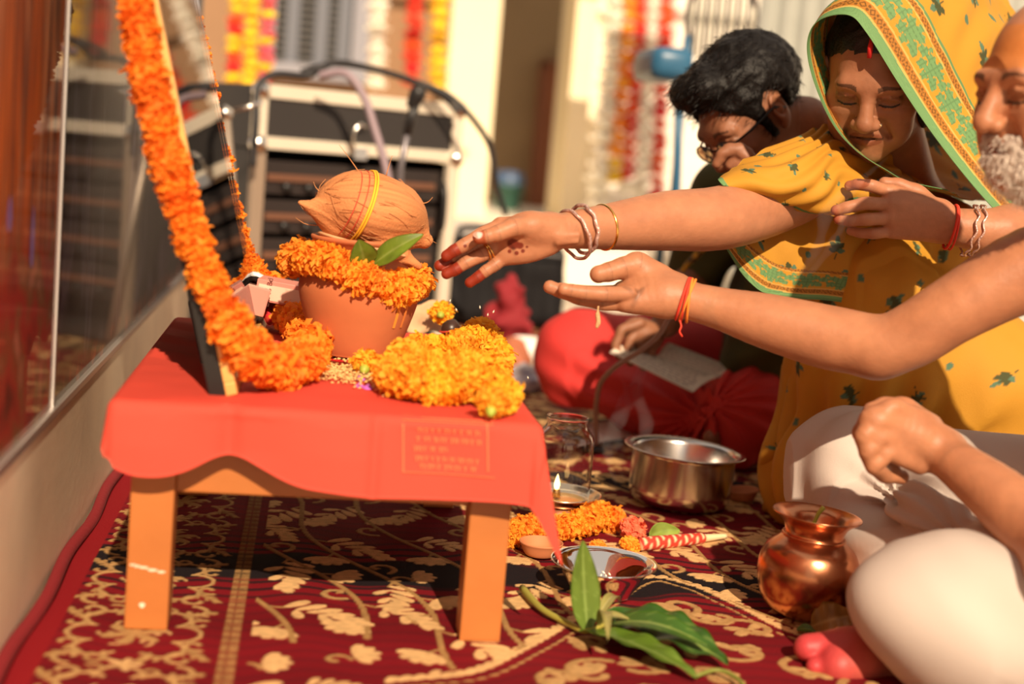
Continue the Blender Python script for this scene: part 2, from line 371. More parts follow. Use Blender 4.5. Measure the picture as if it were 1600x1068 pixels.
# ================================================================== CARPET
class Raster:
    def __init__(s, x0, x1, y0, y1, res):
        s.x0, s.y0, s.res = x0, y0, res; s.nx = int((x1-x0)/res)+1; s.ny = int((y1-y0)/res)+1
        s.X = x0+np.arange(s.nx)*res; s.Y = y0+np.arange(s.ny)*res
        s.m = np.zeros((s.nx, s.ny), np.float32)      # motif amount
        s.t = np.zeros((s.nx, s.ny), np.float32)      # motif tone 0 gold .. 1 cream
    def _w(s, cx, cy, r):
        a = max(int((cx-r-s.x0)/s.res), 0); b = min(int((cx+r-s.x0)/s.res)+2, s.nx); c = max(int((cy-r-s.y0)/s.res), 0); d = min(int((cy+r-s.y0)/s.res)+2, s.ny)
        return (None if a >= b or c >= d else (slice(a, b), slice(c, d)))
    def put(s, w, d, tone, e=.0012):
        v = np.clip(.5-d/e, 0, 1); k = v > s.m[w]; s.m[w] = np.where(k, v, s.m[w]); s.t[w] = np.where(k & (v > .2), tone, s.t[w])
    def petal(s, cx, cy, ang, L, wd, tone=1.0, hole=False):
        w = s._w(cx, cy, L*1.1)
        if w is None: return
        x = s.X[w[0]][:, None]-cx; y = s.Y[w[1]][None]-cy; c, q = math.cos(ang), math.sin(ang); u = x*c+y*q; v = -x*q+y*c
        tt = u/L; half = wd*np.sqrt(np.clip(tt*(1.0-tt)*4, 0, 1))*(.55+.6*tt)
        d = np.where((tt > 0) & (tt < 1), np.abs(v)-half, .01)
        s.put(w, d, tone)
    def stroke(s, P, r, tone=.3):
        P = np.asarray(P, float)
        for i in range(len(P)-1):
            a, b = P[i], P[i+1]; cx, cy = (a+b)/2; w = s._w(cx, cy, np.linalg.norm(b-a)/2+r+.003)
            if w is None: continue
            x = s.X[w[0]][:, None]-a[0]; y = s.Y[w[1]][None]-a[1]; ab = b-a; t = np.clip((x*ab[0]+y*ab[1])/(ab@ab+1e-12), 0, 1)
            s.put(w, np.hypot(x-t*ab[0], y-t*ab[1])-r, tone)
    def arc(s, cx, cy, R, a0, a1, r, tone=.3, n=14):
        a = np.linspace(a0, a1, n); s.stroke(np.stack([cx+R*np.cos(a), cy+R*np.sin(a)], 1), r, tone)
    def scroll(s, cx, cy, R, a0, sgn, r, tone):
        a = np.linspace(0, 4.6, 22); rr = R*(1-.17*a); s.stroke(np.stack([cx+rr*np.cos(a0+sgn*a), cy+rr*np.sin(a0+sgn*a)], 1), r, tone)
    def comb(s, cx, cy, ang, sc, tone):      # comb-like leaf: petals fanned along one side
        n = 6
        for i in range(n):
            t = i/(n-1); px = cx+math.cos(ang)*sc*(.9*t); py = cy+math.sin(ang)*sc*(.9*t)
            s.petal(px, py, ang+(1.25-1.1*t), sc*(.50-.10*abs(t-.4)), sc*.10, tone)
            if i % 2: s.petal(px, py, ang-(1.0-.7*t), sc*.34, sc*.085, tone)
        s.petal(cx+math.cos(ang)*sc*.85, cy+math.sin(ang)*sc*.85, ang, sc*.34, sc*.09, tone)
def paint_carpet(R, rg):
    # flowering branches over the field
    for k, x0 in enumerate(np.arange(-.6, 2.6, .118)):
        for j, yb in enumerate((3.4, 2.55, 1.7, .85)):
            n = 46; t = np.linspace(0, 1, n); yy = yb-t*.95+.02*k % .11; xx = x0+.31*t+.03*np.sin(t*11+k)
            R.stroke(np.stack([xx, yy], 1), .0042, .25)
            for i in range(3, n-1, 3):
                tx = nrm([xx[i]-xx[i-1], yy[i]-yy[i-1]]); a = math.atan2(tx[1], tx[0]); sd_ = 1 if (i//3) % 2 else -1
                L = .022; bx, by = xx[i]+L*math.cos(a+sd_*.9), yy[i]+L*math.sin(a+sd_*.9)
                R.stroke([(xx[i], yy[i]), (bx, by)], .0025, .25)
                if (i//3) % 3 == 0: R.scroll(bx, by, .026, a, sd_, .0042, .35)
                elif (i//3) % 3 == 1: R.comb(bx, by, a+sd_*.55, .082+.02*rg.random(), .85+.15*rg.random())
                else:
                    for q in range(5): R.petal(bx, by, a+sd_*.6+(q-2)*.5, .040, .0095, .9)
    for q in range(2600):              # fill the empty ground with loose sprays
        x = R.X[0]+rg.random()*(R.X[-1]-R.X[0]); y = R.Y[0]+rg.random()*(R.Y[-1]-R.Y[0]); a = rg.uniform(-.9, .5)
        w = R._w(x+.03*math.cos(a), y+.03*math.sin(a), .034)
        if w is None or R.m[w].mean() > .05: continue
        if q % 3: R.comb(x, y, a, .062, .7+.3*rg.random())
        else:
            for k in range(5): R.petal(x+.02, y, a+(k-2)*.55, .034, .0085, .9)
            R.scroll(x, y-.02, .018, a, 1, .0032, .3)
def carpet_base(X, Y):
    wav = .012*np.sin(X*21+Y*3)+.008*np.sin(X*47+1.0)
    yy = Y+wav
    c = np.zeros(X.shape+(3,)); c[...] = (.20, .006, .012)
    big = np.cos(yy*2*math.pi/.62-2*math.pi*.275/.62)
    blk = sstep(.80, .86, big); ln = sstep(.25, .6, np.cos(yy*2*math.pi/.030+1.5*np.sin(X*9)))*(.25+.75*sstep(-.2, .5, big))
    red2 = .5+.5*np.sin(yy*31)
    c = c*(1-.25*red2[..., None]); k = np.maximum(blk, .85*ln)[..., None]
    return c*(1-k)+np.array((.012, .008, .010))*k
M_carpet = mat('carpet_weave', vcol=True, rough=.85, bump=.5, bscale=420, spec=.15)
def carpet_patch(x0, x1, y0, y1, res, seed, near):
    R = Raster(x0, x1, y0, y1, res); rg = np.random.default_rng(seed)
    X = R.X[:, None]+0*R.Y[None]; Y = R.Y[None]+0*R.X[:, None]
    if near:
        field = Raster(x0, x1, y0, y1, res); paint_carpet(field, rg)
        # medallion rope of beads, lower right, and the scrolled field inside it
        rope = np.array([atz(*p)[:2] for p in ((600, 1066), (740, 1050), (830, 1008), (905, 965), (1000, 905), (1080, 915), (1150, 945), (1230, 985), (1330, 1010), (1500, 1030))])
        rp = catmull(np.c_[rope, np.zeros(len(rope))], 220)[:, :2]
        inside = np.interp(X, rp[:, 0], rp[:, 1], left=-9, right=-9) > Y
        keep = ~inside & ((X > .150))
        R.m = np.where(keep, field.m, 0); R.t = np.where(keep, field.t, 0)
        L = np.r_[0, np.cumsum(np.linalg.norm(np.diff(rp, axis=0), axis=1))]
        for s_ in np.arange(0, L[-1], .017):
            p = np.array([np.interp(s_, L, rp[:, 0]), np.interp(s_, L, rp[:, 1])]); q = np.array([np.interp(s_+.004, L, rp[:, 0]), np.interp(s_+.004, L, rp[:, 1])]); a = math.atan2(*(q-p)[::-1])
            R.petal(p[0]+.004*math.sin(a), p[1]-.004*math.cos(a), a+.55, .024, .0085, .9)
            R.petal(p[0]+.020*math.sin(a), p[1]-.020*math.cos(a), a-.1, .016, .003, .3)
        for i in range(900):
            x = x0+rg.random()*(x1-x0); y = y0+rg.random()*.75; w_ = R._w(x, y, .036)
            if w_ is not None and R.m[w_].mean() < .10 and np.interp(x, rp[:, 0], rp[:, 1], left=-9, right=-9) > y+.045:
                R.scroll(x, y, .03+.02*rg.random(), rg.random()*6, rg.choice([-1, 1]), .0055, .35)
                for q in range(4): R.petal(x, y, rg.random()*6, .035, .009, .5)
        # left border: cartouches, scrolls, leaves
        for k, yc in enumerate(np.arange(-.42, 1.3, .205)):
            cx = .014
            for a0 in range(0, 360, 45):
                a = math.radians(a0); R.arc(cx+.052*math.cos(a), yc+.070*math.sin(a), .026, a-1.7, a+1.7, .0030, .45)
            for q in range(6): R.petal(cx, yc, q*1.047+.3, .040, .0085, .35); R.scroll(cx+.03*math.cos(q*1.047), yc+.034*math.sin(q*1.047), .012, q, 1, .0022, .6)
            for sx in (-1, 1):
                for sy in (-1, 1):
                    R.scroll(cx+sx*.062, yc+.1025+sy*.022, .022, 1.57*sx, sx*sy, .0036, .4); R.scroll(cx+sx*.030, yc+.1025+sy*.018, .016, 3.1+sx, -sx*sy, .003, .3)
                    R.comb(cx+sx*.058, yc+sy*.055, (0 if sx > 0 else math.pi)+sy*sx*.7, .034, .3)
                    R.scroll(cx+sx*.075, yc+sy*.035, .017, sy*1.2, sx*sy, .0032, .35)
            for q in range(5): R.petal(cx, yc+.1025, q*1.256, .02, .005, .8)
    else:
        paint_carpet(R, rg)
        c_ = X < .15; R.m = np.where(c_, (noise3(np.stack([X*60, Y*60, 0*X], -1)) > .1)*.8, R.m)
    base = carpet_base(X, Y)
    red = (X < -.076); base = np.where(red[..., None], np.array((.24, .008, .012)), base); R.m = np.where(red, 0, R.m)
    seam = (X > .118) & (X < .137); lad = (.5+.5*np.sign(np.sin(Y*2*math.pi/.007)))*.8+.2
    sm = np.where((np.abs(X-.1275) < .0012), .3, lad); R.m = np.where(seam, sm, R.m); R.t = np.where(seam, .25, R.t)
    gold = np.array((.26, .13, .035)); cream = np.array((.72, .45, .20))
    mc = gold+(cream-gold)*R.t[..., None]
    mc = mc*(1+.16*noise3(np.stack([X*160, Y*160, 0*X], -1))[..., None])
    C = base*(1-R.m[..., None])+mc*R.m[..., None]
    Z = .0012*R.m+.0008*noise3(np.stack([X*14, Y*14, 0*X], -1))
    return np.stack([X, Y, Z+.001], -1), C
CX0, CX1, CY0, CYM, CY1 = -.118, 1.75, -.42, 1.02, 3.3
G1, C1 = carpet_patch(CX0, CX1, CY0, CYM, .0026, 3, True)
carpet = thing('carpet', (.6, 1, 0), 'dark red woven carpet with gold leaf branches under the low table and people', 'carpet')
V1, F1 = sheet(G1); G2, C2 = carpet_patch(CX0, 2.6, CYM, CY1, .010, 4, False); V2, F2 = sheet(G2)
obj('woven_field', (np.concatenate([V1, V2]), np.concatenate([F1, F2+len(V1)])), M_carpet, carpet, col=np.concatenate([C1.reshape(-1, 3), C2.reshape(-1, 3)]))
ye = np.linspace(CY0, 2.1, 120); P = np.stack([-.109+.003*np.sin(ye*17), ye, .004+.004*np.abs(np.sin(ye*7))], 1)
obj('bound_edge', tube(P, .009, 8), mat('carpet_binding', (.22, .008, .012), .85, bump=.3), carpet)
# ================================================================== LOW TABLE
TW, TD, TT = .456, .69, .283
M_wood = mat('orange_varnished_wood', (.50, .165, .040), .42, noise=.22, nscale=6, bump=.12, bscale=60)
M_chip = mat('chipped_paint_mark', (.85, .62, .45), .7)
tb = thing('low_table', (TW/2, TD/2, 0), 'low orange-brown wooden table standing under the red cloth', 'table')
obj('tabletop', box(-.012, TW+.012, -.015, TD+.01, TT-.022, TT, .004), M_wood, tb, smooth=False)
LG = .051
for x in (0, TW-LG):
    for y in (0, TD-LG):
        lg = obj('leg', box(x, x+LG, y, y+LG, .002, TT-.022, .003), M_wood, tb, smooth=False)
        if x == 0 and y == 0:
            for px, py, w, h in ((214, 884, .0045, .0016), (224, 886, .006, .0016), (238, 890, .006, .0018), (252, 893, .005, .0016), (222, 945, .0035, .0035), (208, 882, .004, .0015)):
                c = at(px, py, 0); a = np.linspace(0, 2*math.pi, 12, endpoint=False)
                V = np.stack([c[0]+w*np.cos(a)*(1+.2*np.sin(3*a)), np.full(12, -.0004), c[2]+h*np.sin(a)], 1); obj('paint_chip', (V, [tuple(range(12))]), M_chip, lg)
obj('apron', box(LG, TW-LG, .012, .030, TT-.112, TT-.022, .002), M_wood, tb, smooth=False)
obj('apron', box(LG, TW-LG, TD-.03, TD-.012, TT-.09, TT-.022, .002), M_wood, tb, smooth=False)
for x in (.012, TW-.030): obj('apron', box(x, x+.018, LG, TD-LG, TT-.09, TT-.022, .002), M_wood, tb, smooth=False)
# ---- red cloth
CZ = TT+.004
def cloth_pt(s, t):               # s across, t depth; both are cloth lengths
    x0, x1, y0, y1 = -.016, TW+.014, -.020, TD+.012
    a = max(s-x1, 0)-max(x0-s, 0); b = max(y0-t, 0)-max(t-y1, 0)
    bx = min(max(s, x0), x1); by = min(max(t, y0), y1); dr = math.hypot(a, b); z = CZ
    if dr > 0:
        r = .012; fl = (r*math.sin(min(dr/r, 1.57)))+max(dr-r*1.57, 0)*.10
        dz = r*(1-math.cos(min(dr/r, 1.57)))+max(dr-r*1.57, 0)*.99
        cn = min(abs(a), abs(b))/(max(abs(a), abs(b))+1e-9)*(1 if a > 0 else .35)
        fl += .20*dr*cn
        bx += a/dr*fl; by -= b/dr*fl; z -= dz
        if abs(b) > .02 and abs(a) < .03: by -= .005*math.sin(s*27+1.2)*min(dr/.06, 1)
    return bx, by, z, dr
n, m = 170, 210
S_ = np.linspace(0, 1, n); T_ = np.linspace(0, 1, m); G = np.zeros((n, m, 3))
hx = np.array([-.09, -.045, -.005, .05, .10, .112, .13, .19, .28, .36, .45, .60]); hd = np.array([.058, .066, .094, .094, .068, .058, .068, .098, .106, .106, .103, .125])
for i, s in enumerate(S_):
    sx = -.062+s*(TW+.062+.135); drop = np.mean([np.interp(sx+d_, hx, hd) for d_ in np.linspace(-.022, .022, 9)])
    for j, t in enumerate(T_):
        back = TD+.05+.012*math.sin(sx*40)*0
        ty = -(.02+drop)+t*(back+.02+drop)
        x, y, z, dr = cloth_pt(sx+(.010*math.sin(ty*45) if s < .02 else 0), ty)
        if dr == 0:
            z += .0012*noise3(np.array([x*22, y*22, 0.]))+.003*math.exp(-((x-.282)/.008)**2)*0
            w_ = .006*sstep(.10, -.02, x)*math.sin(y*44+x*30)*sstep(.15, .4, y); z += max(w_, -.001)
        else:
            y -= .004*math.exp(-((x-.282)/.006)**2) * (1 if y < 0 else 0); y += .006*math.exp(-((x-.112)/.012)**2)*(1 if y < 0 else 0)
        G[i, j] = x, y, z
CLR = np.tile(np.array((.68, .022, .014)), (n*m, 1))
gv = G.reshape(-1, 3)
red_cloth = None
def print_amt(v):                 # faint printed panel on the front fold
    A_ = np.zeros(len(v)); fr = (v[:, 1] < -.005)
    c0 = at(628, 655, -.03); c1 = at(772, 738, -.03); x0, x1 = c0[0], c1[0]; z1, z0 = c0[2]-.002, c1[2]-.002
    u = (v[:, 0]-x0)/(x1-x0); w = (v[:, 2]-z0)/(z1-z0); ins = fr & (u > 0) & (u < 1) & (w > 0) & (w < 1)
    return ins, u, w
M_cl = mat('red_cotton_cloth', (.74, .075, .045), .75, bump=.25, bscale=700, transl=.18)
red_cloth = obj('red_cloth', sheet(G, .0012), M_cl, None, loc=(TW/2, TD/2, CZ))
tag(red_cloth, 'bright red cotton cloth draped over the low table with pointed corner', 'tablecloth')
# faded print on the cloth's front: rectangle outline and rows of letters, thin flat marks lying on the fold
M_pr = mat('faded_cloth_print', (.80, .17, .07), .8)
def front_pt(px, py):
    p = at(px, py, -.035); k = np.argmin(np.abs(gv[:, 0]-p[0])*1.0+np.abs(gv[:, 2]-p[2])+(gv[:, 1] > -.01)*9); q = gv[k]
    return np.array([p[0], q[1]-.0022, p[2]])
def strip(pts, w):
    P = np.array([front_pt(*p) for p in pts]); V = np.concatenate([P+(0, 0, w), P-(0, 0, w)]); k = len(P)
    return V, [(i, i+1, k+i+1, k+i) for i in range(k-1)]
bars = []
for y0_ in (652, 656, 736): bars.append(strip([(628+i*12, y0_+.06*(i*12)) for i in range(13)], .0006))
for x0_ in (630, 762):
    P = np.array([front_pt(x0_, 652+i*12) for i in range(8)]); V = np.concatenate([P+(.0008, 0, 0), P-(.0008, 0, 0)]); bars.append((V, [(i, i+1, 9+i-0, 8+i) for i in range(7)]))
for row, (yy, xs0, xs1) in enumerate(((668, 652, 745), (682, 650, 750), (697, 646, 700), (712, 648, 748), (724, 655, 735))):
    x = xs0
    while x < xs1:
        wd = random.uniform(5, 13); y_ = yy+.06*(x-640); bars.append(strip([(x, y_), (x+wd, y_+.06*wd)], .0007))
        xx = x+2
        while xx < x+wd: bars.append(strip([(xx, y_+4), (xx+2.2, y_+4)], random.uniform(.0016, .0032))); xx += random.uniform(4, 6)
        x += wd+random.uniform(3, 5)
obj('faded_print', join(*bars), M_pr, red_cloth, label='faded pale lettering in a printed rectangle')

# ================================================================== MARIGOLDS
def marigold(seed, np_=250, flat=.72, simple=False):
    rg = np.random.default_rng(seed); V, F = [], []
    for i in range(np_):
        z = 1-2*(i+.5)/np_; a = i*2.39996+rg.normal()*.15; r = math.sqrt(max(1-z*z, 0)); d = np.array([r*math.cos(a), r*math.sin(a), z])
        R_ = frame(d, rg.normal(size=3)); s = .155*(1+.25*rg.normal()); L0, L1 = .62, 1.0+.10*rg.normal(); tw = rg.normal()*.25
        b = len(V); x, y = R_[:, 0], R_[:, 1]
        for q in (d*L0-x*s*.35, d*L0+x*s*.35, d*(L0+L1)/2-x*s*.8+y*.05, d*(L0+L1)/2+x*s*.8+y*.05,
                  d*L1*.96-x*s+y*(.16+tw), d*L1+y*(.05+tw), d*L1*.96+x*s+y*(.16+tw)): V.append(q*np.array([1, 1, flat]))
        F += [(b, b+1, b+3, b+2), (b+2, b+3, b+5), (b+2, b+5, b+4), (b+3, b+6, b+5)]
    bm = bmesh.new(); bmesh.ops.create_icosphere(bm, subdivisions=2, radius=.84); o = len(V)
    V += [np.array(v.co)*np.array([1, 1, flat]) for v in bm.verts]; F += [tuple(v.index+o for v in f.verts) for f in bm.faces]; bm.free()
    return np.array(V), F
def flower_set(name, m, n=3, petals=250, flat=.72):
    out = []
    for k in range(n):
        V, F = marigold(k*7+len(name), petals, flat); me = make_mesh(name, V, F); me.materials.append(m); out.append(me)
    return out
M_or = mat('marigold_orange', (1.0, .39, .030), .7, rand=.16, transl=.38); M_ye = mat('marigold_yellow_orange', (1.0, .52, .030), .7, rand=.16, transl=.38)
FL_OR = flower_set('marigold_orange', M_or); FL_YE = flower_set('marigold_golden', M_ye); FL_DEEP = flower_set('marigold_deep', mat('marigold_deep_orange', (1.0, .31, .022), .7, rand=.16, transl=.38))
def resample(P, step):
    P = np.asarray(P, float); C = catmull(P, max(len(P)*12, 30)); L = np.r_[0, np.cumsum(np.linalg.norm(np.diff(C, axis=0), axis=1))]
    n = max(int(L[-1]/step), 2); s = np.linspace(0, L[-1], n+1); return np.stack([np.interp(s, L, C[:, k]) for k in range(3)], 1)
def garland(name, P, r, step, meshes, label, group=None, closed=False, jit=.15, cat='garland', string=True, pat=None, part='marigold', top=None):
    Q = resample(P, step); g = thing(name, Q.mean(0)*[1, 1, 0]+[0, 0, Q[:, 2].min()-(.02 if callable(r) else r)*.8], label, cat, group)
    T = np.gradient(Q, axis=0)
    for i, (p, t) in enumerate(zip(Q, T)):
        t = nrm(nrm(t)+rng.normal(size=3)*jit); s = (r(p) if callable(r) else r)*(1+rng.normal()*.06); R_ = frame(t, rng.normal(size=3))
        M = Matrix.Translation(Vector(p+rng.normal(size=3)*.0013)) @ Matrix(R_.tolist()).to_4x4() @ Matrix.Scale(s, 4)
        ms = meshes if pat is None else pat(i)
        inst(part, ms[rng.integers(len(ms))], g, M)
    if top: Q = np.vstack([Q[0]*[1, 1, 0]+A(0, 0, top), Q])
    if string: obj('string', tube(Q, .0008, 4), mat('garland_string', (.7, .55, .3), .8), g)
    return g

# ---- picture frame leaning on the table
FB0 = atz(366, 618, CZ); FT0 = at(240, 0, FB0[1]); fx = FT0-FB0; fup = nrm(fx)      # up along the frame
FY0, FH = FB0[1], .66
_sl = fx[0]/fx[2]; _y = np.linspace(.4, .9, 200); _e = [abs((lambda q: q[0]-(FB0[0]+_sl*(q[2]-CZ)))(at(403, 470, y))) for y in _y]; FY1 = min(float(_y[int(np.argmin(_e))]), .68)
print('FRAME', FY0, FY1, _sl)
fn = nrm(np.cross(np.array([0, 1., 0]), fup)); fn = fn if fn[0] > 0 else -fn        # face normal
fb = np.array([FB0[0], 0, CZ+.001])
fyd = A(.018, 1, 0)
def fr_box(u0, u1, y0, y1, d0, d1, bev=.0015):      # u along up, y depth, d along normal
    V, F = box(u0, u1, y0, y1, d0, d1, bev); return fb+V[:, [0]]*fup+(V[:, [1]]-FY0)*fyd+np.array([0, FY0, 0])+V[:, [2]]*fn, [f[::-1] for f in F]
pf = thing('picture_frame', (fb[0]-.05, (FY0+FY1)/2, CZ), 'tall framed picture with gilt edge leaning back at the left of the table', 'picture frame')
M_gilt = mat('gilt_moulding', (.85, .47, .14), .4, metal=.25, noise=.15, nscale=30); M_blk = mat('black_frame_side', (.012, .010, .009), .4)
bdr = .016
for nm, a in (('frame_rail', (0.0, bdr, FY0, FY1)), ('frame_rail', (FH-bdr, FH, FY0, FY1)), ('frame_rail', (bdr, FH-bdr, FY0, FY0+bdr)), ('frame_rail', (bdr, FH-bdr, FY1-.006, FY1))):
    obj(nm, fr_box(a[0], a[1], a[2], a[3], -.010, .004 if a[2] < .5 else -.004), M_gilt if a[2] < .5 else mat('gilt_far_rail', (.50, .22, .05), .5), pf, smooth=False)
obj('backing_board', fr_box(.001, FH, FY0+.001, FY1-.001, -.030, -.010), M_blk, pf, smooth=False)
pm = bpy.data.materials.new('picture_print'); pm.use_nodes = True; N, L = pm.node_tree.nodes, pm.node_tree.links
tc = N.new('ShaderNodeTexCoord'); nz = N.new('ShaderNodeTexNoise'); nz.inputs['Scale'].default_value = 9; nz.inputs['Detail'].default_value = 3; L.new(tc.outputs['Object'], nz.inputs[0])
rp_ = N.new('ShaderNodeValToRGB'); L.new(nz.outputs['Fac'], rp_.inputs[0]); e = rp_.color_ramp.elements
while len(e) < 5: e.new(.5)
for q, (p, c) in zip(e, ((.28, (.16, .12, .16)), (.42, (.40, .22, .18)), (.52, (.62, .45, .36)), (.60, (.22, .12, .22)), (.72, (.5, .30, .16)))): q.position = p; q.color = (*c, 1)
L.new(rp_.outputs[0], N['Principled BSDF'].inputs['Base Color']); N['Principled BSDF'].inputs['Roughness'].default_value = .5
MATS['picture_print'] = pm
pr = obj('picture', fr_box(bdr, FH-bdr, FY0+bdr, FY1-bdr, -.0098, -.0060, 0), pm, pf, smooth=False)
for _a in (FY0+bdr+.03, FY1-bdr-.036): obj('printed_border', fr_box(bdr, FH-bdr, _a, _a+.006, -.0060, -.0056, 0), mat('print_gold_line', (.8, .5, .08), .4), pr)
for _a in (FY0+bdr+.12, FY1-bdr-.15): obj('printed_stripe', fr_box(bdr, FH-bdr, _a, _a+.015, -.0060, -.0056, 0), mat('print_red_line', (.75, .12, .10), .4), pr)
M_glass = mat('clear_glass', (1, 1, 1), .0, trans=1.0, ior=1.45)
def pane_mat():
    m = bpy.data.materials.new('picture_glass'); m.use_nodes = True; N, L = m.node_tree.nodes, m.node_tree.links; N.remove(N['Principled BSDF'])
    t = N.new('ShaderNodeBsdfTransparent'); g = N.new('ShaderNodeBsdfGlossy'); g.inputs['Roughness'].default_value = .015; f = N.new('ShaderNodeFresnel'); f.inputs[0].default_value = 1.5
    x = N.new('ShaderNodeMixShader'); L.new(f.outputs[0], x.inputs[0]); L.new(t.outputs[0], x.inputs[1]); L.new(g.outputs[0], x.inputs[2]); L.new(x.outputs[0], N['Material Output'].inputs[0]); return m
PANE = pane_mat(); MATS['pane'] = PANE
obj('glass', fr_box(bdr-.003, FH-bdr+.003, FY0+bdr-.003, FY1-bdr+.003, -.003, -.001, 0), PANE, pf, smooth=False)
obj('easel_leg', join(fr_box(.01, .10, FY0+.22, FY0+.25, -.060, -.030), fr_box(.10, .45, FY0+.22, FY0+.25, -.040, -.030)), M_blk, pf, smooth=False)
# garland hung over the frame: far edge, along the foot, near edge
def fpt(u, y, d): return fb+u*fup+(y-FY0)*fyd+np.array([0, FY0, 0])+d*fn
gp = [fpt(FH+.02, FY0+.10, -.01), fpt(FH+.01, FY0+.01, -.01)]+[at(px, py, FY0-.012) for px, py in ((213, 0), (226, 90), (246, 190), (274, 290), (304, 380), (338, 460), (372, 530))]
gp += [A(.150, .075, CZ+.030), A(.182, .135, CZ+.026), A(.196, .22, CZ+.026), A(.200, .34, CZ+.027), A(.190, .45, CZ+.028), A(.165, FY1-.07, CZ+.03), A(.140, FY1-.01, CZ+.05), fpt(.10, FY1+.012, -.012), fpt(.16, FY1+.016, -.020), fpt(.3, FY1+.016, -.024), fpt(.5, FY1+.016, -.024)]
garland('marigold_garland', gp, lambda p: .0210+.0060*float(sstep(CZ+.13, CZ+.04, p[2])), .0150, FL_DEEP, 'long thick orange marigold garland hung over the leaning picture frame', jit=.10)

# ---- clay pot with its rim garland, saucer, coconut and leaves
PC = atz(551, 571, CZ)+A(.004, .060, 0)
M_terra = mat('terracotta', (.56, .17, .065), .62, noise=.14, nscale=9, bump=.12, bscale=40, spec=.3)
prof = [(0, .002), (.050, .002), (.058, .006), (.066, .022), (.076, .050), (.085, .080), (.0875, .100), (.083, .120), (.072, .134), (.062, .142), (.060, .150), (.068, .160), (.074, .166), (.073, .171), (.064, .168), (.055, .155), (.053, .142), (.07, .12), (.078, .09), (.06, .03), (0, .015)]
dish = thing('red_plate', PC, 'glossy red plate under the clay pot', 'plate')
obj('plate_body', lathe([(0, .001), (.070, .001), (.092, .004), (.100, .010), (.102, .0115), (.100, .013), (.090, .008), (.07, .006), (0, .006)], 48, PC), mat('red_lacquer', (.45, .01, .015), .2, coat=.6), dish)
pot = thing('clay_pot', PC+A(0, 0, .007), 'round terracotta clay pot carrying the coconut on the red table', 'pot')
pb = obj('pot_body', lathe(catmull(np.c_[np.array(prof), np.zeros(len(prof))], 90)[:, :2], 56, PC+A(0, 0, .007)), M_terra, pot)
pz = PC[2]+.007
for off, cl, nm in ((.35, (.85, .33, .04), 'turmeric_streak'), (.55, (.80, .25, .05), 'turmeric_streak')):
    a = np.linspace(-.03, .03, 5)-1.57+off+.35; zz = np.linspace(.05, .125, 12)
    rr = np.interp(zz, [.05, .08, .10, .125], [.0765, .0855, .0881, .0805])+.0006
    G_ = np.stack([PC[0]+np.cos(a)[:, None]*rr, PC[1]+np.sin(a)[:, None]*rr, pz+zz[None]+0*a[:, None]], -1); obj(nm, sheet(G_), mat(nm+str(off), cl, .7), pb)
# ring garland, tipped down to the right
RC = at(556, 424, PC[1]); tilt = rotx(-.05) @ roty(math.radians(11))
a = np.linspace(0, 2*math.pi, 25)[:-1]; ring = np.stack([.088*np.cos(a), .083*np.sin(a), .006*np.cos(a*3)], 1) @ tilt.T+RC
ring = np.vstack([ring, ring[:1]])
garland('rim_garland', ring, .0235, .0155, FL_OR, 'short orange marigold garland ringed around the neck of the clay pot', jit=.12)
SC = at(562, 398, PC[1]-.005)
sau = lathe([(0, -.004), (.030, -.004), (.050, .006), (.066, .020), (.068, .0215), (.066, .024), (.050, .011), (.03, .002), (0, .002)], 44, SC-A(0, 0, .006), tilt)
tag(obj('clay_saucer', sau, mat('pale_clay', (.78, .42, .20), .65, noise=.15, nscale=14), None, loc=SC), 'pale clay saucer tipped on the pot mouth beneath the coconut', 'saucer')
M_leafg = mat('mango_leaf', vcol=True, rough=.35, spec=.5, transl=.15)
def leaf(base, tip, w, up, curl=.12, fold=.25, col=(.07, .17, .02), vein=(.25, .35, .08), wave=0.0, seed=0, nu=36, nv=13):
    base, tip = np.asarray(base, float), np.asarray(tip, float); ax_ = tip-base; L_ = np.linalg.norm(ax_); t = ax_/L_; up = nrm(np.asarray(up, float)-t*(np.asarray(up)@t)); sd_ = np.cross(t, up)
    u = np.linspace(0, 1, nu)[:, None]; v = np.linspace(-1, 1, nv)[None]
    wd = w*np.sin(np.clip(u, 0, 1)**.8*math.pi)**.75*(1-.15*u)+.0004
    h = curl*L_*np.sin(u*math.pi)+fold*wd*np.abs(v)+wave*w*np.sin(u*26+seed+v)*np.abs(v)
    G = base+(u*ax_[None, None].reshape(3))[..., None].reshape(nu, 1, 1)*0 if False else None
    G = base[None, None]+u[..., None]*ax_[None, None]+(wd*v)[..., None]*sd_[None, None]+h[..., None]*up[None, None]
    side = np.abs(np.sin((u*1.0-.16*np.abs(v))*math.pi*15)); ve = np.maximum((np.abs(v) < .07)+0*u, .35*(side < .14))[..., None]
    rs = np.random.default_rng(seed); bl = 1+.25*noise3(np.stack([u*6+0*v, v*2+0*u+seed, 0*u*v], -1), 1.0, seed % 5)[..., None]
    C = (np.array(col)*(1-ve)+np.array(vein)*ve)*bl
    V, F = sheet(G, .0006); return (V, F), np.concatenate([C.reshape(-1, 3)]*2)
def leaf_thing(name, label, *a, **k):
    g = k.pop('group', None); (V, F), C = leaf(*a, **k); o = obj(name, (V, F), M_leafg, None, loc=a[0], col=C); tag(o, label, 'leaf', g); return o
leaf_thing('mango_leaf', 'rounded green leaf standing at the front of the pot mouth', at(570, 412, PC[1]-.080), at(560, 374, PC[1]-.100), .021, (0, -1, .3), col=(.11, .16, .015), vein=(.17, .21, .04), curl=.05)
leaf_thing('mango_leaf', 'pointed bright green leaf leaning right from the pot mouth', at(585, 412, PC[1]-.080), at(662, 366, PC[1]-.098), .016, (-.2, -1, .5), col=(.13, .19, .018), vein=(.2, .25, .05), curl=.10)
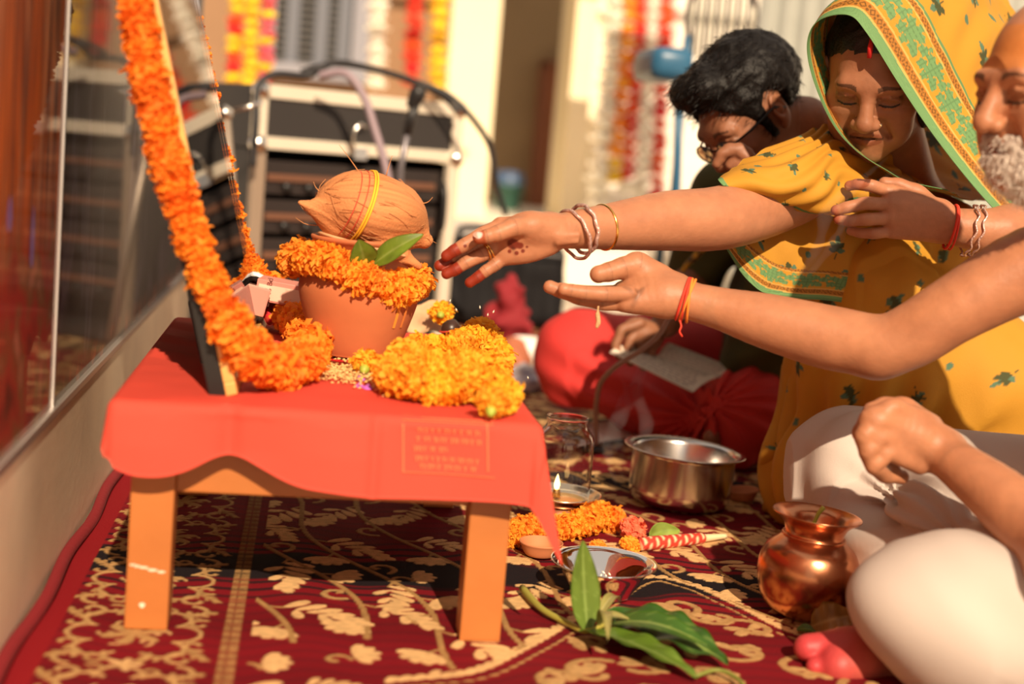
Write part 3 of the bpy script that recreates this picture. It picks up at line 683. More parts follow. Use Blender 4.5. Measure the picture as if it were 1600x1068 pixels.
# coconut
KC = at(580, 327, PC[1]); kR = roty(math.radians(9)) @ rotz(.15)
fk = Field(KC-A(.13, .12, .10), KC+A(.13, .12, .10), .0022)
fk.ell(KC, (.080, .074, .053), kR, 0); fk.cone(KC+kR @ A(.04, 0, -.01), KC+kR @ A(.085, -.01, -.025), .04, .012, .03)
fk.cone(KC+kR @ A(-.05, -.01, -.02), KC+kR @ A(-.104, -.02, -.012), .028, .004, .02); fk.cone(KC+kR @ A(.02, -.03, -.045), KC+kR @ A(.080, -.03, -.062), .020, .004, .02)
def fib(P):
    Q = (P-KC) @ kR; ang = np.arctan2(Q[:, 1], Q[:, 2]); return .0010*noise3(np.stack([Q[:, 0]*16, ang*16, np.linalg.norm(Q, axis=1)*12], 1), 1.0, 2)+.003*noise3(Q*22, 1.0, 3)
fk.disp(fib); KV, KF = fk.mesh()
Q = (KV-KC) @ kR; ang = np.arctan2(Q[:, 1], Q[:, 2]); tn = noise3(np.stack([Q[:, 0]*10, ang*26, 0*ang], 1))
KCOL = np.array((.56, .215, .075))*(1+.20*tn[:, None])
co = thing('coconut', KC-A(0, 0, .055), 'brown husked coconut tied with yellow and red thread on the clay pot', 'coconut')
hk = obj('husk', (KV, KF), mat('coconut_husk', vcol=True, rough=.8, bump=.35, bscale=320), co, col=KCOL)
parts = []
rk = np.random.default_rng(5)
for i in range(110):
    d = nrm(rk.normal(size=3)*[1, 1, .8]); x = d[0]; p = KC+kR @ (d*[.0815, .0755, .0545]); tg = nrm(kR @ np.cross(np.cross(d, A(1, .2*rk.normal(), .2*rk.normal())), d)); nn = nrm(p-KC)
    L_ = rk.uniform(.02, .05); P = [p-tg*L_*.5-nn*.002, p+nn*.0004, p+tg*L_*.5+nn*rk.uniform(-.005, .001)]; parts.append(tube(catmull(P, 5), .00045, 3, caps=False))
for (a_, b_, c_) in (((563, 272), (548, 250), (530, 226)), ((603, 275), (608, 258), (613, 243)), ((500, 352), (478, 350), (462, 340)), ((655, 318), (668, 316), (676, 308)), ((500, 300), (493, 292), (490, 284)), ((655, 365), (668, 372), (682, 380)), ((505, 340), (482, 335), (470, 322))):
    y = PC[1]-.01; parts.append(tube(catmull([at(*a_, y), at(*b_, y), at(*c_, y)], 6), np.linspace(.0009, .0003, 6), 4))
f_ = obj('loose_fibre', join(*parts), mat('coconut_fibre', (.56, .24, .09), .8), hk); f_['kind'] = 'stuff'
for dx, cl, nm in ((-.018, (.95, .48, .03), 'yellow'), (-.0145, (.95, .52, .05), 'yellow'), (-.026, (.62, .06, .03), 'red'), (-.036, (.62, .06, .03), 'red')):
    a = np.linspace(0, 2*math.pi, 40, endpoint=False); rr = math.sqrt(1-(dx/.08)**2); P = np.stack([dx+.008*np.cos(a)+0*a, .0755*rr*np.sin(a), .0545*rr*np.cos(a)], 1)
    obj('tied_thread', tube(KC+P*1.02 @ kR.T, .0016 if nm == 'yellow' else .0007, 6, True), mat('thread_'+nm, cl, .7), co, label=nm+' thread tied round the husk')

# ---- golden garland heaped on the table, loose flowers
gz = CZ+.024
hp = [atz(604, 584, gz), atz(650, 600, gz), atz(700, 604, gz), atz(748, 600, gz), atz(790, 622, gz-.003)]
garland('golden_garland', hp, .0225, .0150, FL_YE, 'golden marigold garland lying along the front of the red table', jit=.3)
hp = [atz(770, 588, gz), atz(778, 556, gz+.004), atz(745, 534, gz+.012), atz(700, 548, gz+.012), atz(650, 548, gz+.010), atz(632, 566, gz+.014), atz(690, 575, gz+.016), atz(745, 572, gz+.014)]
garland('golden_garland', hp, .0215, .0160, FL_YE, 'golden marigold garland heaped behind the front strand beside the pot', jit=.3)
def single(name, px, py, z, r, meshes, label, grp=None, up=(0, -.4, 1), calyx=True):
    p = atz(px, py, z); g = thing(name, p-A(0, 0, r*.7), label, 'flower', grp); R_ = frame(up)
    inst('blossom', meshes[0], g, Matrix.Translation(Vector(p)) @ Matrix(R_.tolist()).to_4x4() @ Matrix.Scale(r, 4))
    if calyx:
        c = p-nrm(up)*r*.75; obj('calyx', lathe([(0, -.4*r), (.22*r, -.3*r), (.34*r, 0), (.30*r, .35*r), (0, .45*r)], 12, c, R_), mat('calyx_green', (.35, .42, .05), .5), g)
single('marigold', 574, 567, CZ+.020, .0205, FL_YE, 'single golden marigold lying on its side in front of the clay pot', up=(.3, 1, .5))
single('marigold', 690, 488, CZ+.035, .020, FL_YE, 'small golden marigold with green base beside the folded note', up=(.2, 1, .2))
single('marigold', 752, 516, CZ+.035, .026, FL_YE, 'open golden marigold on the back corner of the heap', up=(0, -.35, 1))
single('marigold', 770, 628, CZ+.022, .020, FL_YE, 'golden marigold at the front right end of the garland heap', up=(.2, .8, .6))
# grains and powder
gr = thing('rice_grains', atz(510, 585, CZ), 'spread of yellow rice grains on the red cloth before the pot', 'grain'); gr['kind'] = 'stuff'
parts = []; rk = np.random.default_rng(9)
oct_ = (np.array([(1, 0, 0), (-1, 0, 0), (0, .38, 0), (0, -.38, 0), (0, 0, .38), (0, 0, -.38)], float), [(0, 2, 4), (2, 1, 4), (1, 3, 4), (3, 0, 4), (2, 0, 5), (1, 2, 5), (3, 1, 5), (0, 3, 5)])
for i in range(2600):
    u = rk.uniform(0, 1); c = np.array([405+u*225, 566+u*30])+rk.normal(size=2)*[13, 7.5]; p = atz(c[0], c[1], CZ)+A(0, 0, .002+abs(rk.normal())*.0035)
    parts.append(xf(oct_, rotz(rk.uniform(0, 6.3)) @ roty(rk.normal()*.3), p, .0040))
V, F = join(*parts); g_ = obj('grain', (V, F), mat('yellow_rice', (.92, .58, .22), .6, noise=.3, nscale=200), gr); g_['kind'] = 'stuff'
for px, py, w in ((566, 588, .013), (575, 603, .007), (562, 600, .006)):
    c = atz(px, py, CZ+.004); a = np.linspace(0, 2*math.pi, 14, endpoint=False); V = np.vstack([np.stack([c[0]+w*np.cos(a)*(1+.2*np.sin(3*a)), c[1]+w*1.3*np.sin(a), np.full(14, c[2]-.003)], 1), [c+A(0, 0, .003)]])
    o_ = obj('colour_powder', (V, [(i, (i+1) % 14, 14) for i in range(14)]), mat('purple_powder', (.55, .14, .62), .9), gr)
# falling rice grains by the hand (tiny, mid-air)
for i, (px, py) in enumerate(((713, 484), (762, 492), (771, 487), (750, 480), (825, 590), (703, 470))):
    p = at(px, py, .33); tag(obj('rice_grain', xf(oct_, rotz(i*1.7) @ roty(1.2), p, .0033), mat('white_rice', (.9, .82, .66), .5), None, loc=p), ['lowest-left tiny white rice grain falling above the marigold heap', 'tiny white rice grain falling left of the pair near the black bag', 'rightmost of the rice grains falling above the back marigold', 'tiny white rice grain falling highest above the back marigold', 'tiny white rice grain lying apart near the red-clad knee', 'topmost tiny white rice grain falling just below the fingers'][i], 'grain', 'falling rice grains')

# ---- things behind the pot on the table
def cbox(c, sx, sy, sz, R_, bev=.001): V, F = box(-sx/2, sx/2, -sy/2, sy/2, -sz/2, sz/2, bev); return xf((V, F), R_, c)
c = at(446, 456, .60); Rb = rotz(-.12) @ roty(.10)
bx_ = thing('incense_box', c-A(0, 0, .02), 'pink carton with small print lying behind the clay pot', 'box')
obj('carton', cbox(c, .085, .06, .034, Rb), mat('pink_card', (.62, .22, .17), .5), bx_, smooth=False)
obj('front_label', cbox(c+Rb @ A(0, -.0308, -.002), .078, .0008, .024, Rb, 0), mat('pale_label', (.80, .48, .36), .5), bx_, smooth=False)
def text_mesh(s, size, R_, t, m, parent, name='lettering'):
    cu = bpy.data.curves.new(name, 'FONT'); cu.body = s; cu.size = size; cu.extrude = .0001; cu.align_x = 'CENTER'; cu.align_y = 'CENTER'
    o = bpy.data.objects.new(name+'_tmp', cu); COL.objects.link(o); dg = bpy.context.evaluated_depsgraph_get(); me = bpy.data.meshes.new_from_object(o.evaluated_get(dg))
    V = np.array([v.co[:] for v in me.vertices]); F = [tuple(p.vertices) for p in me.polygons]; bpy.data.objects.remove(o); bpy.data.curves.remove(cu); bpy.data.meshes.remove(me)
    return obj(name, xf((V, F), R_, t), m, parent, smooth=False)
text_mesh('Cin to Bd', .012, Rb @ rotx(math.pi/2) @ rotz(math.pi/2), c+Rb @ A(-.022, -.0315, -.002), mat('ink_brown', (.12, .03, .02), .6), bx_)
c = at(392, 466, .56); tag(obj('clear_packet', cbox(c, .05, .03, .045, rotz(.15) @ roty(.22), .003), mat('pink_plastic_pack', (.66, .28, .22), .15, coat=1), None, loc=c-A(0, 0, .03), smooth=False), 'shiny pink plastic packet leaning behind the picture frame', 'packet')
c = at(432, 436, .64); n_ = 16; G = np.array([[(c[0]-.065+.13*i/15, c[1]-.03+.06*j/7, c[2]-.01+.012*math.sin(i*.5)+.006*math.sin(j*1.1+i*.3)) for j in range(8)] for i in range(n_)])
tag(obj('white_paper', sheet(G, .0008), mat('white_paper', (.85, .82, .78), .8), None, loc=c), 'crumpled white paper behind the pink carton', 'paper')
c = atz(422, 507, CZ+.012); P = [c+A(-.03, .02, 0), c+A(-.012, 0, .022), c+A(.004, -.012, .006), c+A(.02, 0, .024), c+A(.034, .02, .004)]
Q = catmull(P, 24); G = np.stack([Q-A(.004, .012, .004), Q+A(.004, .012, .004)], 1); tag(obj('red_ribbon', sheet(G, .001), mat('red_ribbon', (.55, .03, .035), .35), None, loc=c), 'folded shiny red ribbon between the frame and the clay pot', 'ribbon')
c = atz(662, 500, CZ+.016); G = np.zeros((14, 10, 3))
for i in range(14):
    for j in range(10): u, v = i/13-.5, j/9-.5; G[i, j] = c+A(u*.085, .018+v*.045-.01*u, .030*v*1.6+.012*abs(u)*1.2+.006*math.sin(u*9))
nt = obj('folded_note', sheet(G, .0006), mat('note_paper', (.62, .40, .22), .7, col2=(.42, .24, .13), nscale=30), None, loc=c); tag(nt, 'folded cream paper note propped behind the golden garland', 'paper note')
c = atz(704, 515, CZ+.018); nut = thing('betel_nut', c-A(0, 0, .018), 'dark round betel nut tied with red thread among the marigolds', 'nut')
obj('kernel', lathe([(0, -.017), (.010, -.014), (.016, -.004), (.016, .006), (.010, .014), (.003, .018), (0, .019)], 24, c, roty(.3)), mat('betel_brown', (.05, .022, .014), .35), nut)
a = np.linspace(0, 2*math.pi, 30, endpoint=False); obj('red_thread', tube(c+np.stack([.0175*np.cos(a), .0175*np.sin(a), .004*np.cos(a)], 1), .0015, 6, True), mat('thread_red', (.62, .06, .03), .7), nut)
# ================================================================== THINGS ON THE CARPET
M_steel = mat('brushed_steel', (.78, .74, .70), .22, metal=1.0); M_steel2 = mat('polished_steel', (.92, .90, .88), .06, metal=1.0)
M_copper = mat('hammered_copper', (.72, .30, .15), .24, metal=1.0, noise=.35, nscale=18, bump=.12, bscale=35); M_brass = mat('brass', (.8, .5, .2), .3, metal=1.0)
M_clay = mat('clay_orange', (.62, .22, .09), .7, noise=.15, nscale=20)
def smooth_prof(p, n=80): return catmull(np.c_[np.array(p, float), np.zeros(len(p))], n)[:, :2]
fz = .0035
# copper water pot
c = atz(1262, 974, fz); c[1] += .040; c[0] += .004
lo = thing('copper_pot', c, 'round copper water pot with flared rim standing beside the white-clad knee', 'pot'); Rl = roty(.05)
pr_ = [(0, 0), (.030, 0), (.049, .008), (.062, .026), (.0690, .052), (.0690, .074), (.062, .094), (.049, .106), (.042, .112), (.0405, .119), (.046, .131), (.059, .141), (.0615, .143), (.060, .1445), (.047, .136), (.039, .122), (.039, .112), (.046, .102), (.056, .085), (.06, .05), (.04, .012), (0, .008)]
obj('pot_body', lathe(smooth_prof(pr_, 110), 64, c, Rl), M_copper, lo)
obj('neck_ring', lathe([(0.0425+.0022*math.cos(a), .113+.0022*math.sin(a)) for a in np.linspace(0, 6.283, 9)[:-1]], 48, c, Rl, close=True), M_copper, lo)
obj('water', lathe([(0, .098), (.040, .098)], 32, c, Rl), mat('pot_water', (.10, .045, .02), .05), lo)
st = tube(catmull([c+A(-.018, .0, .10), c+A(.0, -.004, .128), c+A(.006, -.006, .146), c+A(.012, -.008, .156)], 10), np.linspace(.0022, .0034, 10), 8)
tag(obj('grass_blade', st, mat('stem_green', (.42, .45, .06), .5), None, loc=c+A(0, 0, .1)), 'short yellow-green grass blade poking out of the copper pot', 'grass blade')
# steel cooking pot
c = atz(1074, 801, fz); c[1] += .070; c[2] = fz
ck = thing('steel_pot', c, 'wide brushed steel cooking pot with flat flared rim on the carpet', 'pot'); Rk = roty(.035)
pr_ = [(0, 0), (.070, 0), (.084, .004), (.091, .014), (.0925, .030), (.0925, .090), (.094, .0955), (.108, .0985), (.1095, .0995), (.108, .1005), (.094, .098), (.0905, .091), (.0905, .030), (.085, .010), (.07, .004), (0, .004)]
obj('pot_body', lathe(pr_, 72, c, Rk), M_steel, ck)
obj('water', lathe([(0, .012), (.084, .012)], 40, c, Rk), mat('pan_water', (.16, .10, .06), .04), ck)
# small steel bowl
c = atz(944, 936, fz); c[1] += .025; c[2] = fz
bw = thing('steel_bowl', c, 'small shiny steel bowl on the carpet in front of the garland', 'bowl')
pr_ = [(0, .001), (.038, .001), (.042, .004), (.052, .020), (.062, .036), (.072, .0445), (.0745, .0455), (.0735, .0475), (.064, .042), (.052, .026), (.040, .008), (.03, .005), (0, .005)]
obj('bowl_body', lathe(smooth_prof(pr_, 60), 64, c), M_steel2, bw)
for i, (dx, dy) in enumerate(((.004, .026), (.010, .022), (.016, .027), (.008, .030))):
    p = c+A(dx, dy, .019+i*.001); tag(obj('rice_grain', xf(oct_, rotz(1.2+i*.4) @ roty(-.4), p, .0042), MATS['white_rice'], None, loc=p), ['white rice grain stuck inside the small steel bowl, lowest of four', 'white rice grain stuck inside the small steel bowl, second of four', 'rightmost white rice grain stuck inside the small steel bowl', 'topmost white rice grain stuck inside the small steel bowl'][i], 'grain', 'rice in the bowl')
# oil lamp: steel dish, clay foot, wick, flame, glass chimney
c = atz(878, 822, fz); c[1] += .035; c[2] = fz
lp = thing('oil_lamp', c, 'lit oil lamp in a brass dish under a clear glass chimney', 'oil lamp')
obj('foot', lathe([(0, 0), (.048, 0), (.050, .006), (.046, .012), (.046, .030), (0, .030)], 40, c), mat('lamp_foot_copper', (.55, .2, .10), .35, metal=.8), lp)
obj('dish', lathe(smooth_prof([(0, .030), (.040, .031), (.055, .036), (.066, .046), (.068, .0475), (.066, .049), (.054, .040), (.038, .035), (0, .035)], 50), 56, c), mat('lamp_dish_steel', (.82, .70, .52), .2, metal=1.0), lp)
obj('oil', lathe([(0, .038), (.046, .038)], 36, c), mat('lamp_oil', (.75, .45, .12), .1), lp)
w_ = c+A(-.008, 0, .040); obj('wick_holder', lathe([(0, 0), (.008, 0), (.006, .012), (.0045, .014), (0, .014)], 16, w_), M_brass, lp)
fl = lathe(smooth_prof([(0, .012), (.003, .014), (.0050, .021), (.0036, .029), (.0012, .037), (0, .040)], 20), 14, w_)
obj('flame', fl, mat('flame', (1, .7, .3), .5, emit=(1, .62, .22), estr=5), lp)
g0 = .042; pr_ = [(.047, g0), (.0475, g0+.02), (.0475, g0+.085), (.045, g0+.105), (.036, g0+.118), (.0335, g0+.124), (.0345, g0+.132), (.0355, g0+.134), (.0345, g0+.1355), (.0325, g0+.1345), (.0315, g0+.124), (.034, g0+.117), (.0435, g0+.104), (.046, g0+.085), (.046, g0+.02), (.0455, g0)]
obj('glass_chimney', lathe(smooth_prof(pr_, 90), 56, c, close=True), M_glass, lp)
# marigold garland on the floor
garland('floor_garland', [atz(797, 835, .022), atz(820, 826, .022), atz(860, 824, .024), atz(905, 818, .026), atz(935, 806, .028), atz(958, 812, .022)], .0215, .0150, FL_OR, 'orange marigold garland lying on the carpet before the oil lamp', jit=.3)
M_pk = mat('marigold_pinkish', (.95, .22, .10), .7, rand=.2, transl=.25); FL_PK = flower_set('marigold_pink', M_pk, 1)
single('marigold', 990, 826, .020, .021, FL_PK, 'pink-orange marigold lying at the right end of the floor garland', up=(.2, -.8, .6), calyx=False)
single('marigold', 985, 850, .010, .015, FL_OR, 'small flat orange marigold beside the red-wrapped stick', up=(.1, -.5, 1), calyx=False)
single('marigold', 935, 853, .010, .012, FL_OR, 'small orange marigold behind the steel bowl rim', up=(.1, -.5, 1), calyx=False)
# clay cups
def diya(px, py, r, label, R_=None):
    c = atz(px, py, fz); c[1] += r*.8; c[2] = fz+.001
    d = thing('clay_lamp', c, label, 'clay cup'); obj('cup_body', lathe(smooth_prof([(0, 0), (.55*r, 0), (.75*r, .12*r), (.95*r, .5*r), (1.02*r, .62*r), (.98*r, .66*r), (.85*r, .5*r), (.6*r, .2*r), (0, .15*r)], 40), 36, c, R_), M_clay, d)
    return d
diya(848, 876, .033, 'small clay lamp behind the pointed corner of the red cloth'); diya(1166, 786, .030, 'small clay lamp to the right of the steel cooking pot', roty(-.1))
tag(obj('red_petal', xf(lathe([(0, .006), (.008, .005), (.013, 0)], 14), rotx(.2), atz(1208, 752, .006)), mat('petal_red', (.6, .05, .02), .6), None, loc=atz(1208, 752, .006)), 'small red petal on the carpet beside the yellow hem', 'petal')
# red-wrapped stick
a0, a1 = atz(1000, 850, .012), atz(1134, 837, .010); n_ = 40; t = np.linspace(0, 1, n_); P = a0+(a1-a0)*t[:, None]
rs = thing('wrapped_stick', a0, 'stick wrapped in red and cream paper beside the green leaf', 'stick')
R__ = np.interp(t, [0, .1, .7, .74, 1], [.010, .0115, .0095, .0065, .004])
V, F = tube(P, R__, 14); tv = np.repeat(t, 14); tw = np.tile(np.arange(14)/14, n_); band = (np.sin((tv*15+tw)*2*math.pi) > .72) | (tv > .72)
obj('wrapper', (V, F), mat('wrapper_paper', vcol=True, rough=.5), rs, col=np.where(band[:, None], np.array((.85, .62, .36)), np.array((.55, .05, .03))))
leaf_thing('green_leaf', 'broad green leaf curled up beside the wrapped stick', atz(1015, 838, .008), atz(1062, 828, .022), .024, (0, -.7, 1), col=(.25, .33, .05), curl=.15, fold=-.3)
# mango sprig
tw_ = catmull([atz(816, 918, .012), atz(845, 950, .010), atz(885, 972, .010), atz(915, 985, .012), atz(945, 975, .016)], 24)
sp = thing('mango_sprig', tw_[12]*[1, 1, 0], 'mango sprig with long green leaves lying at the front of the carpet', 'sprig')
obj('twig', tube(tw_, np.linspace(.0052, .0035, 24), 8), mat('twig_green', (.34, .30, .05), .6), sp)
def sleaf(*a, **k): (V, F), C = leaf(*a, **k); return obj('leaf', (V, F), M_leafg, sp, col=C)
sleaf(atz(918, 985, .012), atz(918, 985, .012)+(at(912, 846, .20)-at(918, 958, .20))*1.15, .021, (.15, -1, .2), curl=-.04, col=(.13, .20, .03), seed=1)
sleaf(atz(945, 958, .014), atz(1138, 1036, .012), .040, (-.1, -.2, 1), curl=.06, col=(.035, .10, .012), wave=.10, seed=2, fold=.18)
sleaf(atz(905, 985, .012), atz(1090, 1058, .010), .032, (.2, -.1, 1), curl=.05, col=(.11, .19, .02), wave=.06, seed=3)
sleaf(atz(948, 975, .016), atz(1108, 1010, .030), .024, (0, -.3, 1), curl=.10, col=(.05, .13, .015), seed=4)
for k, (a_, b_) in enumerate((((930, 972), (968, 938)), ((925, 975), (985, 968)), ((935, 978), (950, 1000)))):
    sleaf(atz(*a_, .016), atz(*b_, .018+.012*k), .008, (0, -.3, 1), curl=.2, col=(.30, .27, .08), vein=(.4, .36, .15), seed=7+k)
tail = obj('stalk', tube(catmull([atz(1085, 1056, .010), atz(1120, 1046, .012), atz(1150, 1058, .012), atz(1165, 1075, .010)], 12), .0028, 6), mat('stalk_green', (.20, .22, .04), .6), sp)
# dry leaf by the lota
leaf_thing('dry_leaf', 'brown dry leaf between the copper pot and the bare foot', atz(1268, 978, .008), atz(1335, 960, .03), .026, (0, -1, .7), col=(.30, .15, .03), vein=(.42, .25, .07), curl=.15, wave=.05, seed=5)
leaf_thing('green_leaf', 'dark green leaf tip lying under the copper pot', atz(1245, 984, .005), atz(1275, 988, .006), .010, (0, -.3, 1), col=(.06, .12, .02), seed=6)
# papers on the carpet
def paper(name, corners, z, label, c=(.86, .80, .72)):
    C_ = [atz(*p, z) for p in corners]; G = np.zeros((12, 8, 3))
    for i in range(12):
        for j in range(8):
            u, v = i/11, j/7; q = (C_[0]*(1-u)+C_[1]*u)*(1-v)+(C_[3]*(1-u)+C_[2]*u)*v; q[2] += .004*math.sin(u*5+v)+.006*v; G[i, j] = q
    o = obj(name, sheet(G, .0006), mat('sheet_paper', c, .8), None, loc=C_[0]); return tag(o, label, 'paper')
paper('paper_sheet', ((905, 698), (1070, 672), (1066, 652), (920, 666)), .010, 'long white paper sheet lying behind the glass chimney')
paper('paper_sheet', ((1010, 700), (1075, 690), (1120, 668), (1050, 672)), .018, 'small cream paper slip beside the bare toes')
# gooseneck microphone standing on the carpet
b_ = atz(931, 704, .006); mic = thing('gooseneck_microphone', b_, 'thin grey gooseneck microphone bending up behind the open palm', 'microphone')
yb = b_[1]; gp_ = catmull([b_+A(0, 0, .01), at(931, 660, yb-.02), at(932, 628, yb-.06), at(940, 596, yb-.12), at(965, 570, yb-.20), at(1000, 548, yb-.28), at(1030, 522, yb-.34), at(1048, 492, yb-.38)], 60)
obj('gooseneck', tube(gp_, .0052, 10), mat('gooseneck_grey', (.36, .24, .22), .4, metal=.3), mic)
obj('base', lathe([(0, 0), (.018, 0), (.019, .004), (.014, .009), (.007, .011), (0, .011)], 32, b_), mat('mic_black', (.03, .028, .03), .5), mic)
obj('capsule', xf(lathe([(0, 0), (.008, 0), (.011, .02), (.011, .04), (0, .046)], 20), frame(gp_[-1]-gp_[-4]), gp_[-1]), mat('mic_black', (.03, .028, .03), .5), mic)
# ================================================================== BACKGROUND THINGS
M_alu = mat('aluminium_edge', (.88, .78, .62), .45, metal=.35); M_case = mat('black_laminate', (.035, .030, .028), .5); M_dark = mat('black_metal', (.02, .018, .018), .4)
# rack flight case: lid band with aluminium edging, open front holding amplifiers
cl, cr = at(403, 120, 2.15), at(722, 176, 2.50)
ca = math.atan2(cr[1]-cl[1], cr[0]-cl[0]); cw = math.hypot(cr[1]-cl[1], cr[0]-cl[0]); Rc = rotz(ca); ct = (cl[2]+cr[2])/2; cb = A(cl[0], cl[1], 0)
def cs(*a, bev=.002): return xf(box(*a, bev), Rc, cb)
case = thing('flight_case', cb+Rc @ A(cw/2, .25, 0), 'black rack flight case with silver edging and latches behind the table', 'flight case')
lh = .165; cdp = .5; ld = obj('lid', cs(0, cw, 0, cdp, ct-lh, ct), M_case, case, smooth=False)
e_ = .032
for a_ in ((-.004, cw+.004, -.006, e_*.6, ct-e_, ct+.004), (-.004, cw+.004, -.006, e_*.6, ct-lh, ct-lh+e_), (-.004, e_, -.007, e_*.6, ct-lh, ct), (cw-e_, cw+.004, -.007, e_*.6, ct-lh, ct)):
    obj('edge_rail', cs(*a_), M_alu, ld, smooth=False)
for x in (.012, cw-.012):
    for z in (ct-.012, ct-lh+.012):
        bm = bmesh.new(); bmesh.ops.create_uvsphere(bm, u_segments=16, v_segments=10, radius=.026); V = np.array([v.co[:] for v in bm.verts]); F = [tuple(v.index for v in f.verts) for f in bm.faces]; bm.free()
        obj('ball_corner', xf((V, F), Rc, cb+Rc @ A(x, 0, z)), mat('chrome', (.9, .86, .8), .15, metal=1), ld)
lx = cw*.48
obj('latch', cs(lx-.022, lx+.022, -.018, -.004, ct-lh-.012, ct-lh+.022), mat('chrome', (.9, .86, .8), .15, metal=1), ld, smooth=False)
P = [A(lx-.025, -.016, ct-lh+.02), A(lx-.03, -.02, ct-lh+.06), A(lx-.012, -.022, ct-lh+.085), A(lx+.008, -.02, ct-lh+.08)]; obj('handle', tube(cb+(catmull(P, 14) @ Rc.T), .0045, 8), mat('chrome', (.9, .86, .8), .15, metal=1), ld)
bd = obj('body', join(cs(0, .03, .0, cdp, .01, ct-lh-.004), cs(cw-.03, cw, 0, cdp, .01, ct-lh-.004), cs(.03, cw-.03, cdp-.02, cdp, .01, ct-lh-.004), cs(.03, cw-.03, 0, cdp-.02, .01, .04)), M_case, case, smooth=False)
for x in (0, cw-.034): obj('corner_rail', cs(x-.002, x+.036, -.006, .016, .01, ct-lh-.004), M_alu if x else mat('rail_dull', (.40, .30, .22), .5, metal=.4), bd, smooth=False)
for k in range(4):
    z = ct-lh-.03-k*.105; am = obj('amplifier', cs(.04, cw-.04, .03, cdp-.05, z-.09, z), mat('amp_face', (.03, .022, .02), .4), case, smooth=False)
    obj('grille_strip', cs(.06, cw-.06, .022, .031, z-.055, z-.035), mat('amp_strip', (.16, .07, .04), .5), am, smooth=False)
    for q in range(3): obj('knob', xf(lathe([(0, 0), (.014, 0), (.013, .016), (0, .017)], 14), Rc @ rotx(math.pi/2), cb+Rc @ A(.12+q*.07, .03, z-.07)), M_dark, am)
obj('side_handle', tube(cb+(catmull([A(cw-.06, -.01, ct-lh-.06), A(cw-.065, -.035, ct-lh-.09), A(cw-.065, -.035, ct-lh-.18), A(cw-.06, -.01, ct-lh-.2)], 14) @ Rc.T), .009, 8), M_dark, case)
# cables running over the case
def cable(pts, r, m, label, name='cable'):
    Q = catmull([at(*p) for p in pts], len(pts)*10); o = obj(name, tube(Q, r, 8), m, None, loc=Q[-1]); tag(o, label, 'cable', 'cables over the flight case'); return o
M_cb = mat('cable_black', (.03, .028, .03), .5); M_cg = mat('cable_mauve', (.30, .22, .25), .5)
cable(((395, 260, 2.1), (400, 190, 2.1), (404, 135, 2.12), (430, 116, 2.15), (480, 118, 2.2), (505, 105, 2.2), (535, 98, 2.25), (600, 112, 2.3), (650, 128, 2.35), (700, 148, 2.35), (738, 185, 2.35), (766, 230, 2.4), (776, 290, 2.45), (790, 335, 2.5)), .009, M_cb, 'black cable looping over the flight case and down its right side')
cable(((500, 118, 2.14), (540, 115, 2.12), (568, 150, 2.1), (585, 200, 2.08), (600, 250, 2.06), (610, 300, 2.05), (612, 340, 2.05)), .011, M_cg, 'mauve cable hanging down the front of the flight case')
cable(((470, 112, 2.3), (520, 100, 2.3), (580, 108, 2.35), (640, 126, 2.38), (690, 150, 2.4), (715, 175, 2.42)), .008, M_cb, 'thin black cable lying along the lid of the flight case')
# microphone clipped in front
y = 2.05; mk = thing('stage_microphone', at(615, 300, y), 'black microphone on a thin stand before the flight case', 'microphone')
obj('stand_pole', tube([at(640, 190, y), at(626, 262, y), at(612, 560, y)], .008, 10), mat('stand_grey', (.22, .20, .22), .35, metal=.6), mk)
obj('head', xf(lathe(smooth_prof([(0, -.03), (.012, -.03), (.018, -.012), (.022, .008), (.018, .024), (0, .032)], 20), 20), roty(.4), at(650, 152, y)), M_dark, mk)
obj('clip', tube([at(650, 160, y), at(642, 185, y), at(636, 210, y)], [.012, .014, .011], 10), M_dark, mk)
# tripod corner / chrome stand left of the case
sp_ = thing('chrome_stand', atz(372, 560), 'thin chrome stand rod rising left of the flight case', 'stand'); y = 1.95
obj('rod', tube([at(352, 176, y), at(372, 400, y), at(384, 545, y)], .012, 10), mat('rod_dull', (.45, .36, .28), .4, metal=.6), sp_)
obj('arm', tube([at(350, 176, y), at(385, 168, y), at(410, 160, y)], .006, 8), mat('chrome', (.9, .86, .8), .15, metal=1), sp_); obj('clamp', xf(lathe(smooth_prof([(0, -.02), (.016, -.014), (.018, .006), (0, .02)], 14), 16), None, at(352, 176, y)), mat('chrome', (.9, .86, .8), .15, metal=1), sp_)
# hanging garlands (strings of artificial flowers)
def cset(nm, c): return flower_set(nm, mat(nm, c, .7, rand=.2), 1, 48, .6)
FR, FYL, FPK, FW, FOR = cset('flower_red', (.80, .06, .02)), cset('flower_yellow', (.95, .62, .03)), cset('flower_pink', (.72, .12, .16)), cset('flower_white', (.92, .85, .72)), cset('flower_orange', (.98, .36, .03))
M_pole = mat('bamboo_pole', (.45, .30, .14), .6)
struct('trim_2', tube([A(-.6, 3.8, 2.205), A(1.2, 3.8, 2.205)], .02, 10), M_pole, smooth=True); struct('trim_3', tube([A(-.2, 5.4, 2.205), A(3.4, 5.4, 2.205)], .025, 10), M_pole, smooth=True)
for x_, y_ in ((-.6, 3.8), (1.2, 3.8)): struct('pole_post', tube([A(x_, y_, 2.3), A(x_, y_, 0)], .02, 8), M_pole, smooth=True) if x_ < 0 else None
def hang(px0, px1, py1, y, r, pat, label, step=None):
    p0, p1 = at(px0, -60, y), at(px1, py1, y); garland('hanging_garland', [p0, (p0+p1)/2, p1], r, step or r*1.05, FR, label, 'garlands hanging on the building', jit=.12, pat=pat, part='flower', top=2.2)
hang(372, 362, 165, 3.8, .033, lambda i: FR if (i//2) % 2 else FYL, 'hanging garland of alternating red and yellow flowers at the far left')
